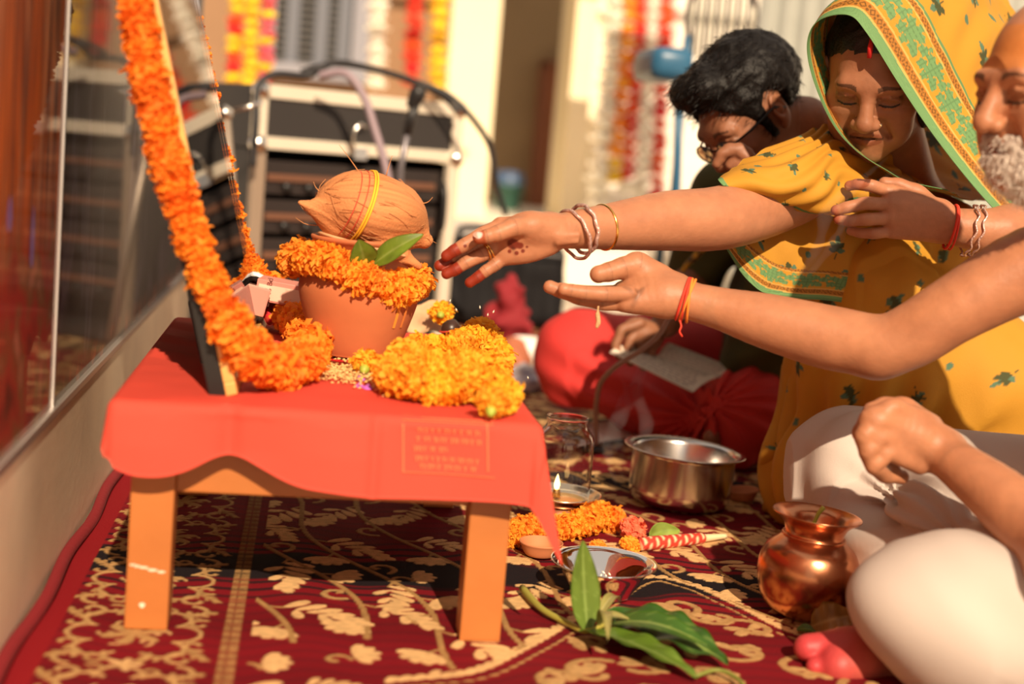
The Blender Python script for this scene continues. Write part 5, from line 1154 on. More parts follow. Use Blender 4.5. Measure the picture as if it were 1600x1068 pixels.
rose = mat('rose_gold_stone', (.86, .56, .48), .2, metal=.55, noise=.5, nscale=320, bump=.6, bscale=260)
bangle(897, 362, .312, .0365, .0026, (.0, .05, .30), rose, 'loose rose-gold bangle hanging lowest, nearest to the hand', .0008, 1.0, .004)
bangle(911, 358, .318, .0345, .0028, (0, .05, .06), rose, 'studded rose-gold bangle in the middle of the wrist', .0012)
bangle(943, 355, .332, .0318, .0024, (0, .05, .05), gold, 'plain gold bangle farthest up the forearm')
for k in range(2):
    c = rp2[0]*.50+rp2[1]*.50+nrm(rp2[1]-rp2[0])*.0042*(k-.5); tag(obj('finger_ring', tube(ringm(c, rp2[1]-rp2[0]+A(0, 0, .004*(k-.5)), .0116, .001, 36), .0013, 8, True), gold, None, loc=c), ['gold finger ring nearer the knuckle on the reaching hand', 'gold finger ring nearer the fingertip on the reaching hand'][k], 'ring', 'gold rings')
wc = at(*C8(915, 248, .39)); wd = nrm(la[2]-la[4])
tag(obj('thread_bracelet', join(tube(ringm(wc, wd, .034, .002, 40, .9), .0022, 8, True), tube(ringm(wc+wd*.004, wd+A(0, 0, .08), .034, .002, 40, .9), .0016, 8, True)), mat('red_wrist_thread', (.70, .045, .02), .7), None, loc=wc), 'red thread tied on the wrist held at the chest', 'bracelet')
for k, cx_ in enumerate((985, 1012)):
    wc = at(*C8(cx_, 262, .385)); tag(obj('bead_bracelet', tube(ringm(wc, wd, .0395, .002, 72, .9, .0022), .0018, 8, True), rose, None, loc=wc), ['rose-gold wavy bracelet beside the red thread on the folded arm', 'outer rose-gold wavy bracelet up the folded arm'][k], 'bracelet', 'bracelets on the folded arm')

# ---- veil (hood) of the saree
rim = [(1480, 296, .445), (1418, 282, .44), (1384, 264, .44), (1338, 234, .455), (1300, 190, .47), (1270, 120, .485), (1262, 66, .475), (1280, 32, .455), (1325, 24, .425), (1354, 52, .41), (1402, 128, .40), (1450, 200, .40), (1500, 266, .40), (1550, 324, .40), (1600, 372, .41)]
r1 = [(1490, 302, .50), (1430, 292, .50), (1400, 276, .50), (1352, 240, .52), (1318, 190, .54), (1292, 118, .55), (1284, 50, .54), (1308, -2, .51), (1362, -18, .450), (1428, 0, .425), (1480, 84, .425), (1516, 160, .44), (1556, 232, .44), (1594, 300, .44), (1640, 350, .45)]
r2 = [(1520, 310, .60), (1480, 300, .62), (1440, 285, .62), (1396, 240, .64), (1368, 190, .67), (1350, 110, .68), (1352, 24, .66), (1388, -50, .62), (1440, -72, .57), (1506, -40, .54), (1548, 46, .52), (1572, 130, .51), (1602, 208, .50), (1632, 290, .50), (1650, 372, .50)]
r3 = [(1560, 310, .70), (1530, 300, .72), (1500, 280, .74), (1470, 235, .76), (1450, 180, .78), (1440, 100, .79), (1445, 20, .78), (1470, -40, .74), (1510, -50, .68), (1552, -10, .64), (1580, 70, .61), (1604, 150, .60), (1636, 226, .58), (1662, 310, .60), (1672, 390, .60)]
r4 = [(1620, 330, .78), (1600, 320, .80), (1580, 290, .82), (1560, 240, .84), (1550, 180, .85), (1545, 100, .85), (1550, 40, .84), (1560, 0, .80), (1580, 10, .76), (1600, 50, .72), (1620, 110, .70), (1650, 190, .69), (1690, 260, .68), (1690, 330, .70), (1690, 400, .70)]
G = loft([Y(r) for r in (rim, r1, r2, r3, r4)], 260, 560, 1.35); U, Vv = arc_coords(G)
t_ = np.linspace(0, 1, 560)[None]
fold = .0035*sstep(.06, .2, U)*np.sin(Vv*95+U*22+2*np.sin(U*17))+.002*noise3(np.stack([U*26, Vv*9, 0*U], -1))*sstep(.0, .1, U)
G = ripple(G, fold); u_, l_ = U.ravel(), np.repeat(Vv[:1], 260, 0).ravel()
K = np.tile(SY, (len(u_), 1)); field_print(K, u_, l_, 4, .105, .034); K[u_ < .108] = SY; K = border_print(K, u_, l_, .98)
V, F = sheet(G, .0011); obj('veil', (V, F), M_saree, woman, col=np.concatenate([K, K]))
# ---- cloth over the reaching upper arm
T = [(1122, 280, .44), (1160, 252, .50), (1205, 232, .54), (1262, 205, .57), (1310, 196, .58), (1370, 210, .60)]
M1 = [(1122, 280, .415), (1165, 264, .425), (1215, 252, .43), (1270, 238, .455), (1330, 242, .51), (1400, 262, .56)]
B1 = [(1126, 285, .405), (1175, 284, .395), (1225, 288, .395), (1285, 283, .41), (1345, 282, .475), (1420, 298, .53)]
B2 = [(1134, 291, .400), (1180, 304, .405), (1225, 315, .42), (1295, 325, .425), (1365, 314, .47), (1440, 316, .52)]
B3 = [(1150, 297, .42), (1190, 312, .44), (1230, 324, .46), (1300, 336, .45), (1365, 328, .45), (1440, 325, .46)]
G = loft([Y(r) for r in (B3, B2, B1, M1, T)], 120, 220); U, Vv = arc_coords(G); tt = np.linspace(0, 1, 120)[:, None]
G = ripple(G, .0032*np.sin(U*170-Vv*30+1.5*np.sin(Vv*25))*sstep(.02, .12, Vv)+.002*noise3(np.stack([U*30, Vv*14, 0*U], -1)))
u_, l_ = U.ravel(), Vv.ravel(); K = np.tile(SY*1.03, (len(u_), 1)); field_print(K, u_, l_, 8, .070, .019); d_ = u_-.020; K[(d_ > 0) & (d_ < .006)] = SG*.8
K[(l_ < .008)] = SG
V, F = sheet(G, .0011); obj('sleeve_drape', (V, F), M_saree, woman, col=np.concatenate([K, K]))
# ---- end of the saree hanging behind the arm
T = [(1120, 340, .50), (1180, 330, .52), (1250, 320, .54), (1330, 320, .55), (1400, 330, .56)]
M1 = [(1128, 372, .50), (1185, 385, .50), (1250, 380, .51), (1330, 380, .52), (1400, 385, .54)]
B1 = [(1136, 392, .50), (1172, 442, .50), (1212, 462, .50), (1300, 470, .52), (1370, 480, .54)]
G = loft([Y(r) for r in (B1, M1, T)], 130, 200); U, Vv = arc_coords(G); G = ripple(G, .004*np.sin(Vv*70+U*30)+.003*noise3(np.stack([U*20, Vv*20, 0*U], -1)))
u_, l_ = U.ravel(), Vv.ravel(); K = np.tile(SY*.95, (len(u_), 1)); field_print(K, u_, l_, 12, .072, .026); m = u_ < .05; K[m] = SY; K2 = border_print(K.copy(), u_*1.9, l_, 1.0); K[m] = K2[m]
V, F = sheet(G, .0011); obj('pallu', (V, F), M_saree, woman, col=np.concatenate([K, K]))
# ---- body of the saree: raised knee, skirt to the floor, lap and back
kn = at(1345, 420, .60); ft = at(1255, 775, .70)*[1, 1, 0]+A(0, 0, .03)
ws = [('e', kn, (.082, .085, .078), None, 0, 'add'), ('c', kn-A(.0, 0, .02), ft+A(.03, .02, .04), .080, .075, .05), ('c', kn-A(-.02, 0, .05), A(ft[0]+.16, .60, .05), .08, .075, .06), ('c', kn+A(.02, 0, -.01), A(1.36, .66, .20), .085, .13, .06),
      ('c', A(1.10, .62, .10), A(1.38, .56, .10), .11, .13, .06), ('c', A(1.12, .60, .30), A(1.38, .55, .28), .10, .10, .08), ('c', A(1.23, .73, .46), A(1.33, .80, .14), .110, .165, .07), ('c', A(1.12, .68, .515), A(1.32, .72, .515), .062, .062, .05), ('c', A(1.15, .55, .42), A(1.30, .60, .36), .06, .08, .06), ('c', A(1.155, .635, .585), A(1.20, .68, .53), .062, .085, .04), ('c', A(1.12, .60, .53), A(1.26, .60, .53), .045, .05, .05)]
lo = A(.92, .40, 0); hi = A(1.62, 1.02, .62); f = Field(lo, hi, .0042); apply(f, ws)
ax0 = kn[:2]+A(.06, .02)
def pl(P):
    th = np.arctan2(P[:, 1]-ax0[1], P[:, 0]-ax0[0]); low = sstep(.48, .06, P[:, 2]); return -.013*low*np.sin(th*13+2.0*np.sin(P[:, 2]*9)+.8*noise3(P*7))-.004*noise3(P*[30, 30, 12])-.003*np.sin(P[:, 2]*55+P[:, 0]*60)*sstep(.36, .48, P[:, 2])
f.disp(pl, .04); f.half(A(0, 0, .004), A(0, 0, -1)); V, F = f.mesh()
th = np.arctan2(V[:, 1]-ax0[1], V[:, 0]-ax0[0]); K = np.tile(SY, (len(V), 1)); front = V[:, 1] < .95
field_print(K, th*.19, V[:, 2]+.5*np.minimum(.3-np.hypot(V[:, 0]-ax0[0], V[:, 1]-ax0[1]), .3), 21, .13, .030)
obj('saree', (V, F), M_saree, woman, col=K)
# flared hem pleats spilling on the carpet
T = [(1292, 500, .60), (1258, 560, .60), (1240, 560, .63), (1228, 565, .66), (1222, 570, .72)]
M1 = [(1290, 640, .60), (1250, 640, .60), (1228, 645, .63), (1216, 655, .66), (1212, 660, .72)]
M2 = [(1290, 740, .60), (1240, 730, .60), (1214, 725, .62), (1196, 722, .66), (1200, 720, .74)]
B1 = [atz(1290, 830, .012), atz(1236, 806, .006), atz(1200, 790, .010), atz(1212, 752, .02), atz(1222, 742, .010)]
G = loft([Y(T), Y(M1), Y(M2), B1], 110, 130); U, Vv = arc_coords(G); tt = np.linspace(0, 1, 110)[:, None]; vv = np.linspace(0, 1, 130)[None]
G = ripple(G, (.011*np.sin(vv*22+1.2*tt))*sstep(0, .5, tt)+.004*np.sin(tt*9+vv*6)*sstep(.6, 1, tt)); G[..., 2] = np.maximum(G[..., 2], .006)
u_, l_ = U.ravel(), Vv.ravel(); K = np.tile(SY, (len(u_), 1)); field_print(K, u_, l_, 30, .12, .022); V, F = sheet(G, .0012); obj('hem_pleats', (V, F), M_saree, woman, col=np.concatenate([K, K]))
# ================================================================== PERSON 2: bare-chested elder in white, right edge
OS = (.43, .180, .090)
OR = axes(A(-.955, -.22, -.20), A(-.18, -.03, .98)); OSC = 1.0
OC = at(1531, 196, -.03)-OR @ (A(0, .114, -.030)*OSC)
hp_, OL = head_prims(OC, OR, OSC, 1.04, .92)
elder = thing('person', A(1.30, -.06, 0), 'bare-chested person with white beard and white lower cloth holding out an open palm', 'person')
pr = hp_+chain([OL(0, -.035, -.06), OL(0, -.07, -.13)+A(.02, 0, 0), A(1.27, -.06, .46)], [.052, .054, .085], .03)
shR, shL = at(1618, 418, .075), A(1.25, -.27, .475)
pr += [('c', A(1.27, .02, .44), A(1.27, -.17, .44), .085, .085, .06), ('e', A(1.275, -.075, .32), (.115, .165, .20), None, .06, 'add'), ('e', A(1.29, -.075, .13), (.125, .165, .12), None, .06, 'add'), ('e', A(1.22, -.0, .38), (.05, .075, .06), None, .05, 'add'), ('e', A(1.22, -.15, .38), (.05, .075, .06), None, .05, 'add')]
elb, wri = at(1376, 538, .13), at(1082, 471, .235)
armR = [shR+A(.06, -.03, .0), shR, at(1500, 478, .09), at(1425, 524, .115), elb, at(1300, 528, .165), at(1200, 502, .20), at(1130, 483, .222), wri, at(1045, 463, .245)]
pr += chain(armR, [.062, .056, .0455, .0435, .0410, .0440, .0385, .0300, .0265, .0270], .018)
pr += [('e', at(1372, 560, .13), (.022, .022, .022), None, .03, 'add')]
# open palm
C6 = lambda cx, cy, y: (650+cx/2.542, 280+cy/2.542, y)
py_ = .25
hd = chain(Y([C6(1040, 465, py_), C6(960, 450, py_), C6(870, 465, py_+.004)]), [.0265, .0265, .0210], .014)
hd += [('c', at(*C6(1020, 440, py_+.016)), at(*C6(880, 355, py_+.020)), .0260, .0185, .014), ('c', at(*C6(980, 490, py_-.012)), at(*C6(830, 490, py_-.010)), .0200, .0135, .014), ('c', at(*C6(1000, 470, py_)), at(*C6(820, 455, py_+.014)), .0210, .0140, .014), ('c', at(*C6(1000, 470, py_+.012)), at(*C6(820, 440, py_+.036)), .020, .0135, .014)]
dg = []
for pts, r0 in ((((850, 455, -.014), (750, 456, -.022), (670, 450, -.024), (615, 442, -.024), (588, 437, -.023)), .0118), (((840, 492, -.006), (740, 489, -.004), (650, 470, -.001), (570, 442, .002), (532, 427, .003)), .0122), (((820, 462, .020), (740, 462, .022), (650, 452, .024), (575, 434, .026)), .0115), (((825, 445, .042), (760, 448, .044), (690, 446, .044), (640, 440, .044)), .0108)):
    q, P = digit([C6(x, y_, py_+dy) for x, y_, dy in pts], r0, r0*.76); hd += q; dg.append(P)
q, tp = digit([C6(960, 385, py_+.018), C6(880, 335, py_+.020), C6(820, 352, py_+.016), C6(765, 368, py_+.012), C6(725, 377, py_+.010)], .0190, .0125, .006); hd += q; dg.append(tp)
pr += hd
# left arm: loose fist over the knee
C4 = lambda cx, cy, y: (1150+cx/2.282, 600+cy/2.282, y)
fy = .02
la = [shL, A(1.245, -.30, .33), at(1712, 895, -.25), at(1640, 846, -.16), at(1560, 775, -.08), at(1500, 728, -.02), at(*C4(730, 240, fy-.004))]
pr += chain(la, [.058, .048, .046, .044, .0375, .0300, .0275], .02)
h2 = chain(Y([C4(740, 235, fy), C4(650, 190, fy), C4(560, 150, fy+.002)]), [.028, .031, .028], .014)
for (kx, ky), (mx, my), (tx, ty), dy, r0 in (((560, 85), (475, 120), (445, 175), 0.0, .0130), ((520, 130), (455, 185), (470, 232), -.006, .0128), ((520, 190), (470, 240), (492, 285), -.008, .0124), ((545, 245), (490, 290), (530, 325), -.008, .0115)):
    q, P = digit([C4(kx+110, ky+45, fy+dy), C4(kx, ky, fy-.012+dy), C4(mx, my, fy-.012+dy), C4(tx, ty, fy+.012+dy), C4(tx+60, ty+5, fy+.026+dy)], r0*1.02, r0*.85, .009); h2 += q; dg.append(P)
q, P = digit([C4(690, 150, fy+.016), C4(600, 85, fy+.016), C4(530, 78, fy+.012), C4(482, 92, fy+.002)], .0170, .0100, .006); h2 += q; th2 = P
pr += h2
# folded legs under the cloth and the bare foot
def toe(pts, r): return chain(Y(pts), r, .008)
C9 = C4
fo = [('c', at(1420, 1050, -.03), at(1330, 1026, -.03), .036, .030, .03), ('c', at(1340, 1035, -.05), at(1310, 1040, -.06), .026, .024, .02)]
fo += toe([C9(420, 930, -.03), C9(340, 930, -.03), C9(262, 938, -.03), C9(250, 940, -.03)], [.020, .0165, .0175, .0150])
for i, (x, y_) in enumerate(((272, 1005), (320, 1040), (372, 1062), (420, 1085))): fo += toe([C9(420+i*20, 985+i*25, -.05), C9(x+50, y_+2, -.055), C9(x+8, y_, -.055)], [.014-.001*i, .0105-.0008*i, .0108-.0008*i])
fo += [('e', at(*C9(420, 965, -.035)), (.044, .036, .030), None, .02, 'add')]
pr += fo+[('c', at(1420, 1050, -.03), A(1.25, .05, .09), .036, .05, .03)]
b1 = bbox_of([p for P in dg[:5] for p in P]+[wri], .030); b2 = bbox_of([p for P in dg[5:] for p in P]+[at(*C4(740, 240, fy))], .032); hb = (OC-A(.13, .11, .135), OC+A(.12, .11, .14)); b3 = (at(1235, 1000, -.03)-A(.0, .07, .05), at(1400, 1030, -.03)+A(.0, .06, .06))
OV, OF = body_mesh(pr, .0048, [(b1[0], b1[1], .0013), (b2[0], b2[1], .0014), (hb[0], hb[1], .0018), (b3[0], b3[1], .0018)])
K = skin_cols(OV, OS, .13); K = head_tint(OV, OC, OR, OSC, OS, K, True)
for P_ in dg[:5]: K = creases(K, OV, P_, .0115)
for a_, b_ in (((870, 470), (810, 400)), ((900, 430), (860, 500)), ((960, 380), (880, 440)), ((1030, 420), (1035, 520))):
    d = segd(OV, at(*C6(*a_, py_-.022)), at(*C6(*b_, py_-.022))); K = np.where((d < .006)[:, None], K*(1-.32*(1-sstep(.002, .006, d)))[:, None], K)
red = (1-sstep(.02, .16, np.linalg.norm(OV-at(1262, 1030, -.04), axis=1)))[:, None]*(OV[:, 2] < .12)[:, None]; K = K*(1-red)+np.array((.50, .05, .055))*red
for P in dg[:5]: K = dab(K, OV, P[-1], .014, (.56, .25, .15), .8, .6)
Q = (OV-OC) @ OR; m = (Q[:, 2] > .035) & (Q[:, 2] < .085) & (Q[:, 1] > .045) & (np.abs(Q[:, 0]) < .05); K[m] = K[m]*.45+np.array((.62, .20, .02))*.55
skin_o = obj('body', (OV, OF), M_skin, elder, col=np.clip(K, 0, 1))
nail(th2, A(-.25, -.45, .85), .0072, skin_o, mat('nail_pale', (.46, .24, .18), .35))
# white beard, moustache, hair fringe: short strands over a thin base
rb = np.random.default_rng(11); fb_ = Field(OC-A(.13, .11, .16), OC+A(.10, .11, .05), .0022)
fb_.ell(OL(0, .038, -.074), (.056, .062, .048), OR, 0); fb_.ell(OL(0, .030, -.10), (.046, .052, .040), OR, .02); fb_.cone(OL(-.026, .080, -.052), OL(.026, .080, -.052), .009, .009, .008); fb_.ell(OL(0, .060, -.005), (.075, .07, .040), OR, .008, 'sub'); fb_.cone(OL(-.018, .095, -.0625), OL(.018, .095, -.0625), .0055, .0055, .004, 'sub')
fb_.disp(lambda P: .0035*noise3(P*160)+.002*noise3(P*60)); BV, BF = fb_.mesh(); bd = obj('beard', (BV, BF), mat('white_beard', (.62, .52, .44), .85, bump=.8, bscale=320, noise=.3, nscale=140), elder)
sel = rb.choice(len(BV), 2600); parts = []
for p in BV[sel]:
    d = nrm((p-OC) @ OR*[1, 1, .6]+A(0, .0, -.06)+rb.normal(size=3)*.03); d = OR @ d; L_ = rb.uniform(.006, .014); s_ = nrm(rb.normal(size=3))*.00045
    parts.append((np.array([p-s_, p+s_, p+d*L_]), [(0, 1, 2)]))
o_ = obj('beard_hair', join(*parts), mat('white_hair_strand', (.72, .64, .56), .7), bd, smooth=False); o_['kind'] = 'stuff'
fh = Field(OC-A(.13, .12, .06), OC+A(.15, .12, .14), .0028); fh.ell(OL(0, -.022, .034), (.079, .096, .083), OR, 0); fh.ell(OL(0, .075, .02), (.10, .085, .14), OR, .012, 'sub'); fh.ell(OL(0, -.0, .11), (.058, .075, .055), OR, .01, 'sub'); fh.half(OL(0, 0, -.045), -OR[:, 2]); fh.disp(lambda P: .002*noise3(P*170)); obj('hair', fh.mesh(), mat('white_hair', (.60, .52, .45), .8, bump=.5, bscale=300), elder)
# thread on the wrist
wd = nrm(armR[7]-armR[9]); M_rt = mat('red_wrist_thread', (.70, .045, .02), .7)
tb_ = thing('thread_bracelet', at(1072, 468, .238), 'red and orange thread tied round the wrist of the open palm', 'bracelet')
for k, (o, tl, m_) in enumerate(((0, 0, M_rt), (.005, .10, mat('orange_thread', (.85, .24, .03), .7)), (-.005, -.08, M_rt), (.002, -.15, mat('orange_thread', (.85, .24, .03), .7)))):
    obj('thread_loop', tube(ringm(at(1072, 468, .238)+wd*o, wd+A(0, 0, tl), .0305, .001, 40, .97), .0019, 7, True), m_, tb_)
e0 = at(1062, 500, .21); obj('loose_end', tube(catmull([e0, e0+A(.002, -.004, -.008), e0+A(.0, -.005, -.015), e0+A(.005, -.004, -.022)], 10), .0014, 6), M_rt, tb_)
hg = at(935, 478, .228); tag(obj('rice_tassel', tube(catmull([hg, hg+A(0, 0, -.012), hg+A(.002, 0, -.022), hg+A(0, 0, -.031)], 12), [.0012, .0012, .0016, .003, .0034, .0036, .0036, .0034, .0036, .0032, .0026, .0014], 8), mat('straw_tassel', (.72, .42, .20), .8, noise=.4, nscale=300), None, loc=hg), 'small straw-coloured tassel dangling below the open palm', 'tassel')
# white lower cloth
kR = at(1330, 735, .36); kL = at(1525, 968, -.10)
kL[2] = max(kL[2], .075)
ds = [('e', kR, (.085, .08, .085), None, 0, 'add'), ('c', kR, A(1.33, .06, .17), .078, .115, .05), ('c', kR+A(.01, -.02, -.05), at(1400, 905, .12), .070, .055, .05), ('e', kL, (.165, .11, .088), roty(.18), .03, 'add'), ('c', kL, A(1.38, -.20, .17), .10, .12, .06), ('c', kL+A(.01, .04, -.03), A(1.16, .10, .07), .07, .06, .05), ('c', A(1.34, .06, .15), A(1.36, -.20, .15), .12, .13, .05), ('c', kL+A(.05, -.01, -.01), at(1560, 1060, -.10)*[1, 1, 0]+A(0, 0, .06), .09, .07, .05), ('e', at(1480, 800, .10), (.07, .08, .04), None, .05, 'add'), ('e', at(1610, 925, -.06), (.10, .10, .085), None, .05, 'add')]
lo = np.min([pb(p)[0] for p in ds], 0)-.02; hi = np.max([pb(p)[1] for p in ds], 0)+.02; lo[2] = -.005
f = Field(lo, hi, .0038); apply(f, ds); pc = at(1430, 800, .15); pc2 = at(1300, 690, .34)
def ridge(t): return (1-np.abs(np.sin(t)))**2
def wf(P):
    rd = -.0075*ridge((P[:, 0]*.95+P[:, 2]*.35+P[:, 1]*.2)*24+1.8*noise3(P*4))*sstep(-.5, .3, noise3(P*4+5))-.005*ridge((P[:, 0]*.35-P[:, 2]*.9)*27+2.2*noise3(P*5+3))*sstep(-.2, .5, noise3(P*5+8))
    d1 = P-pc; a1 = np.arctan2(d1[:, 2], d1[:, 0]); r1 = np.linalg.norm(d1, axis=1)
    return rd-.010*np.sin(a1*11+2*noise3(P*8))*np.exp(-(r1/.10)**2)-.0030*np.sin((P[:, 0]*.8+P[:, 1]*.3+P[:, 2]*.5)*70+2.5*noise3(P*4))*sstep(-.1, .5, noise3(P*6+4))-.0015*noise3(P*16)-.011*np.sin(np.arctan2(P[:, 1]-kR[1]-.02, P[:, 0]-kR[0]-.06)*8+1.5*noise3(P*6)+P[:, 2]*12)*np.exp(-(np.linalg.norm(P-kR, axis=1)/.13)**2)-.013*np.sin((P[:, 0]*.9-P[:, 2]*.45)*52+1.6*noise3(P*5))*np.exp(-(np.linalg.norm((P-kL-A(.03, 0, -.02))*[.7, .6, 1], axis=1)/.11)**2)*sstep(-.35, .35, noise3(P*5+9))
f.disp(wf, .03); f.half(A(0, 0, .004), A(0, 0, -1)); 
for x_, y_ in ((1250, 960), (1300, 985)): pass
dh = obj('white_dhoti', f.mesh(), mat('white_cotton', (.60, .515, .46), .8, bump=.2, bscale=800, transl=.12), elder)
# ================================================================== PERSON 3: bowed man in olive shirt and red lower cloth
MS = (.30, .125, .065)
MR = axes(A(-.68, -.30, -.70), A(-.70, -.10, .68)); MSC = 1.02
MC = at(1172, 182, .86)
hp_, ML = head_prims(MC, MR, MSC, 1.0, 1.0)
man = thing('person', A(1.26, 1.40, 0), 'bowed person with black hair and glasses in red lower cloth reading a booklet', 'person')
pr = hp_+chain([ML(0, -.035, -.05), ML(0, -.085, -.10), A(1.19, 1.08, .60)], [.054, .056, .085], .03)
pr += [('c', A(1.20, 1.12, .56), A(1.30, 1.42, .16), .12, .15, .06), ('c', A(1.06, 1.22, .56), A(1.36, 1.02, .56), .065, .065, .05)]
# hand at the face, the other hand holding the booklet
hA = Y([(1290, 420, 1.0), (1225, 330, .82), (1178, 268, .725)]); pr += chain([A(1.36, 1.02, .55)]+hA, [.055, .045, .036, .027], .02)
h1 = [('e', at(1168, 262, .715), (.034, .025, .026), None, .012, 'add')]; dgm = []
for pts, r in ((((1165, 245), (1150, 235), (1128, 240), (1120, 256)), .0105), (((1170, 250), (1158, 232), (1138, 232), (1126, 248)), .0108), (((1178, 255), (1168, 238), (1152, 240), (1140, 258)), .0102)):
    q, P = digit([(x, y, .700+.004*i) for i, (x, y) in enumerate(pts)], r, r*.8, .004); h1 += q; dgm.append(P)
pr += h1
hB = Y([(1080, 440, 1.25), (1040, 505, 1.16)]); pr += chain([A(1.06, 1.22, .54), A(1.00, 1.30, .36)]+hB, [.058, .048, .040, .030], .02)
h2 = [('e', at(1005, 522, 1.14), (.045, .030, .032), roty(.4), .014, 'add')]; dgn = []
for i, pts in enumerate((((1000, 505), (972, 515), (962, 540), (968, 556)), ((1005, 515), (985, 530), (978, 552), (985, 566)), ((1015, 525), (1004, 545), (1000, 562), (1006, 574)), ((1022, 530), (1018, 550), (1018, 566), (1024, 575)))):
    q, P = digit([(x, y, 1.12-.006*k+.006*i) for k, (x, y) in enumerate(pts)], .0115, .0085, .004); h2 += q; dgn.append(P)
pr += h2
# foot peeping out
fo = [('c', at(1165, 712, 1.10), at(1130, 694, 1.07), .034, .028, .02)]
for i, (x, y, r) in enumerate(((1112, 684, .0165), (1140, 686, .0125), (1157, 694, .0115))): fo += chain(Y([(x+28, y+10, 1.085), (x+8, y+3, 1.06), (x, y, 1.045)]), [r, r, r*1.05], .004)
pr += fo
b1 = bbox_of([p for P in dgm for p in P]+[at(1180, 270, .715)], .03); b2 = bbox_of([p for P in dgn for p in P]+[at(1040, 505, 1.16)], .03); hb = (MC-A(.13, .125, .14), MC+A(.13, .125, .14)); b3 = bbox_of(Y([(1100, 684, 1.05), (1160, 700, 1.07)]), .03)
MV, MF = body_mesh(pr, .006, [(b1[0], b1[1], .0018), (b2[0], b2[1], .0018), (hb[0], hb[1], .0021), (b3[0], b3[1], .002)])
K = skin_cols(MV, MS); K = head_tint(MV, MC, MR, MSC, MS, K, True)
obj('body', (MV, MF), M_skin, man, col=np.clip(K, 0, 1))
# hair: cap with tufts plus strands
fh = Field(MC-A(.16, .15, .17), MC+A(.16, .15, .17), .0026)
fh.ell(ML(0, -.026, .048), np.array((.092, .110, .092))*MSC, MR, 0); fh.ell(ML(0, .055, .105), np.array((.062, .045, .035))*MSC, MR, .03)
fh.ell(ML(0, .085, -.025), np.array((.10, .062, .098))*MSC, MR, .012, 'sub'); fh.ell(ML(0, -.005, -.075), np.array((.12, .085, .075))*MSC, MR, .012, 'sub'); 
for x in (-1, 1): fh.ell(ML(x*.085, -.008, .0), np.array((.03, .030, .040))*MSC, MR, .008, 'sub'); fh.cone(ML(x*.068, .026, .02), ML(x*.068, .020, -.03), .012, .008, .01)
fh.disp(lambda P: .005*noise3(P*40)+.0015*noise3(P*120)); HV, HF = fh.mesh(); M_h = mat('black_hair_man', (.006, .0045, .004), .5, spec=.25, bump=.4, bscale=200)
hr_ = obj('hair', (HV, HF), M_h, man); rb = np.random.default_rng(3); parts = []
for p in HV[rb.choice(len(HV), 2600)]:
    n_ = nrm(p-ML(0, -.02, .03)); d = nrm(n_*.22+MR @ A(0, .75, -.15)+rb.normal(size=3)*.28); L_ = rb.uniform(.012, .028); s_ = nrm(np.cross(d, rb.normal(size=3)))*.0007
    m_ = p+d*L_*.55+n_*.001; e_ = p+d*L_-n_*.003; parts.append((np.array([p-s_, p+s_, m_+s_*.7, m_-s_*.7, e_]), [(0, 1, 2, 3), (3, 2, 4)]))
o_ = obj('hair_strands', join(*parts), M_h, hr_); o_['kind'] = 'stuff'
# glasses
gl = thing('glasses', ML(0, .08, .0), 'dark-rimmed glasses on the bowed man', 'glasses'); M_gb = mat('glasses_black', (.012, .010, .010), .3)
for x in (-1, 1):
    a = np.linspace(0, 2*math.pi, 28, endpoint=False); P = np.array([ML(x*.034+.022*math.cos(t), .098, -.002+.017*math.sin(t)) for t in a]); rm_ = obj('rim', tube(P, .0016, 6, True), M_gb, gl)
    obj('lens', (np.vstack([P, [ML(x*.034, .099, -.002)]]), [(i, (i+1) % 28, 28) for i in range(28)]), PANE, rm_); obj('temple', tube([ML(x*.056, .097, .004), ML(x*.078, .06, .006), ML(x*.082, .0, .008), ML(x*.080, -.02, -.008)], .0024, 6), M_gb, gl)
obj('bridge', tube([ML(-.012, .099, .002), ML(0, .104, .005), ML(.012, .099, .002)], .0016, 6), M_gb, gl)
# olive shirt
ks = [('c', A(1.20, 1.14, .55), A(1.30, 1.42, .14), .135, .175, .06), ('c', A(1.05, 1.23, .55), A(1.37, 1.01, .55), .080, .080, .05), ('c', A(1.05, 1.23, .55), A(1.01, 1.29, .37), .075, .066, .03), ('c', A(1.37, 1.01, .55), at(1275, 395, .97), .075, .06, .03), ('c', A(1.14, 1.05, .44), A(1.16, 1.18, .16), .09, .11, .06), ('c', ML(0, -.105, -.125), A(1.20, 1.10, .58), .064, .10, .03)]
lo = np.min([pb(p)[0] for p in ks], 0)-.02; hi = np.max([pb(p)[1] for p in ks], 0)+.02; f = Field(lo, hi, .0055); apply(f, ks)
f.disp(lambda P: -.006*np.sin((P[:, 0]*.6-P[:, 2]*.8)*70+3*noise3(P*6))*sstep(-.3, .4, noise3(P*5+2))-.005*noise3(P*16)); f.half(A(0, 0, .03), A(0, 0, -1))
sh_ = obj('olive_shirt', f.mesh(), mat('olive_cotton', (.075, .075, .018), .8, bump=.3, bscale=500, noise=.3, nscale=9), man)
cp_ = [ML(.06*math.cos(a), -.10+.058*math.sin(a), -.115+.012*math.sin(a)) for a in np.linspace(0, 6.283, 30)[:-1]]; obj('collar', tube(cp_, .011, 8, True), mat('collar_green', (.13, .17, .05), .7), sh_)
# yellow and black shoulder strap end at the shirt front
sp0 = at(1092, 392, 1.02); tag(obj('hanging_clip', tube(catmull(Y([(1098, 388, 1.0), (1085, 402, 1.0), (1074, 412, 1.0), (1066, 424, 1.0)]), 14), np.linspace(.009, .005, 14), 8), mat('clip_yellow_black', (.75, .42, .02), .5, col2=(.02, .02, .02), nscale=60), None, loc=sp0), 'yellow and black clip hanging at the front of the olive shirt', 'clip')
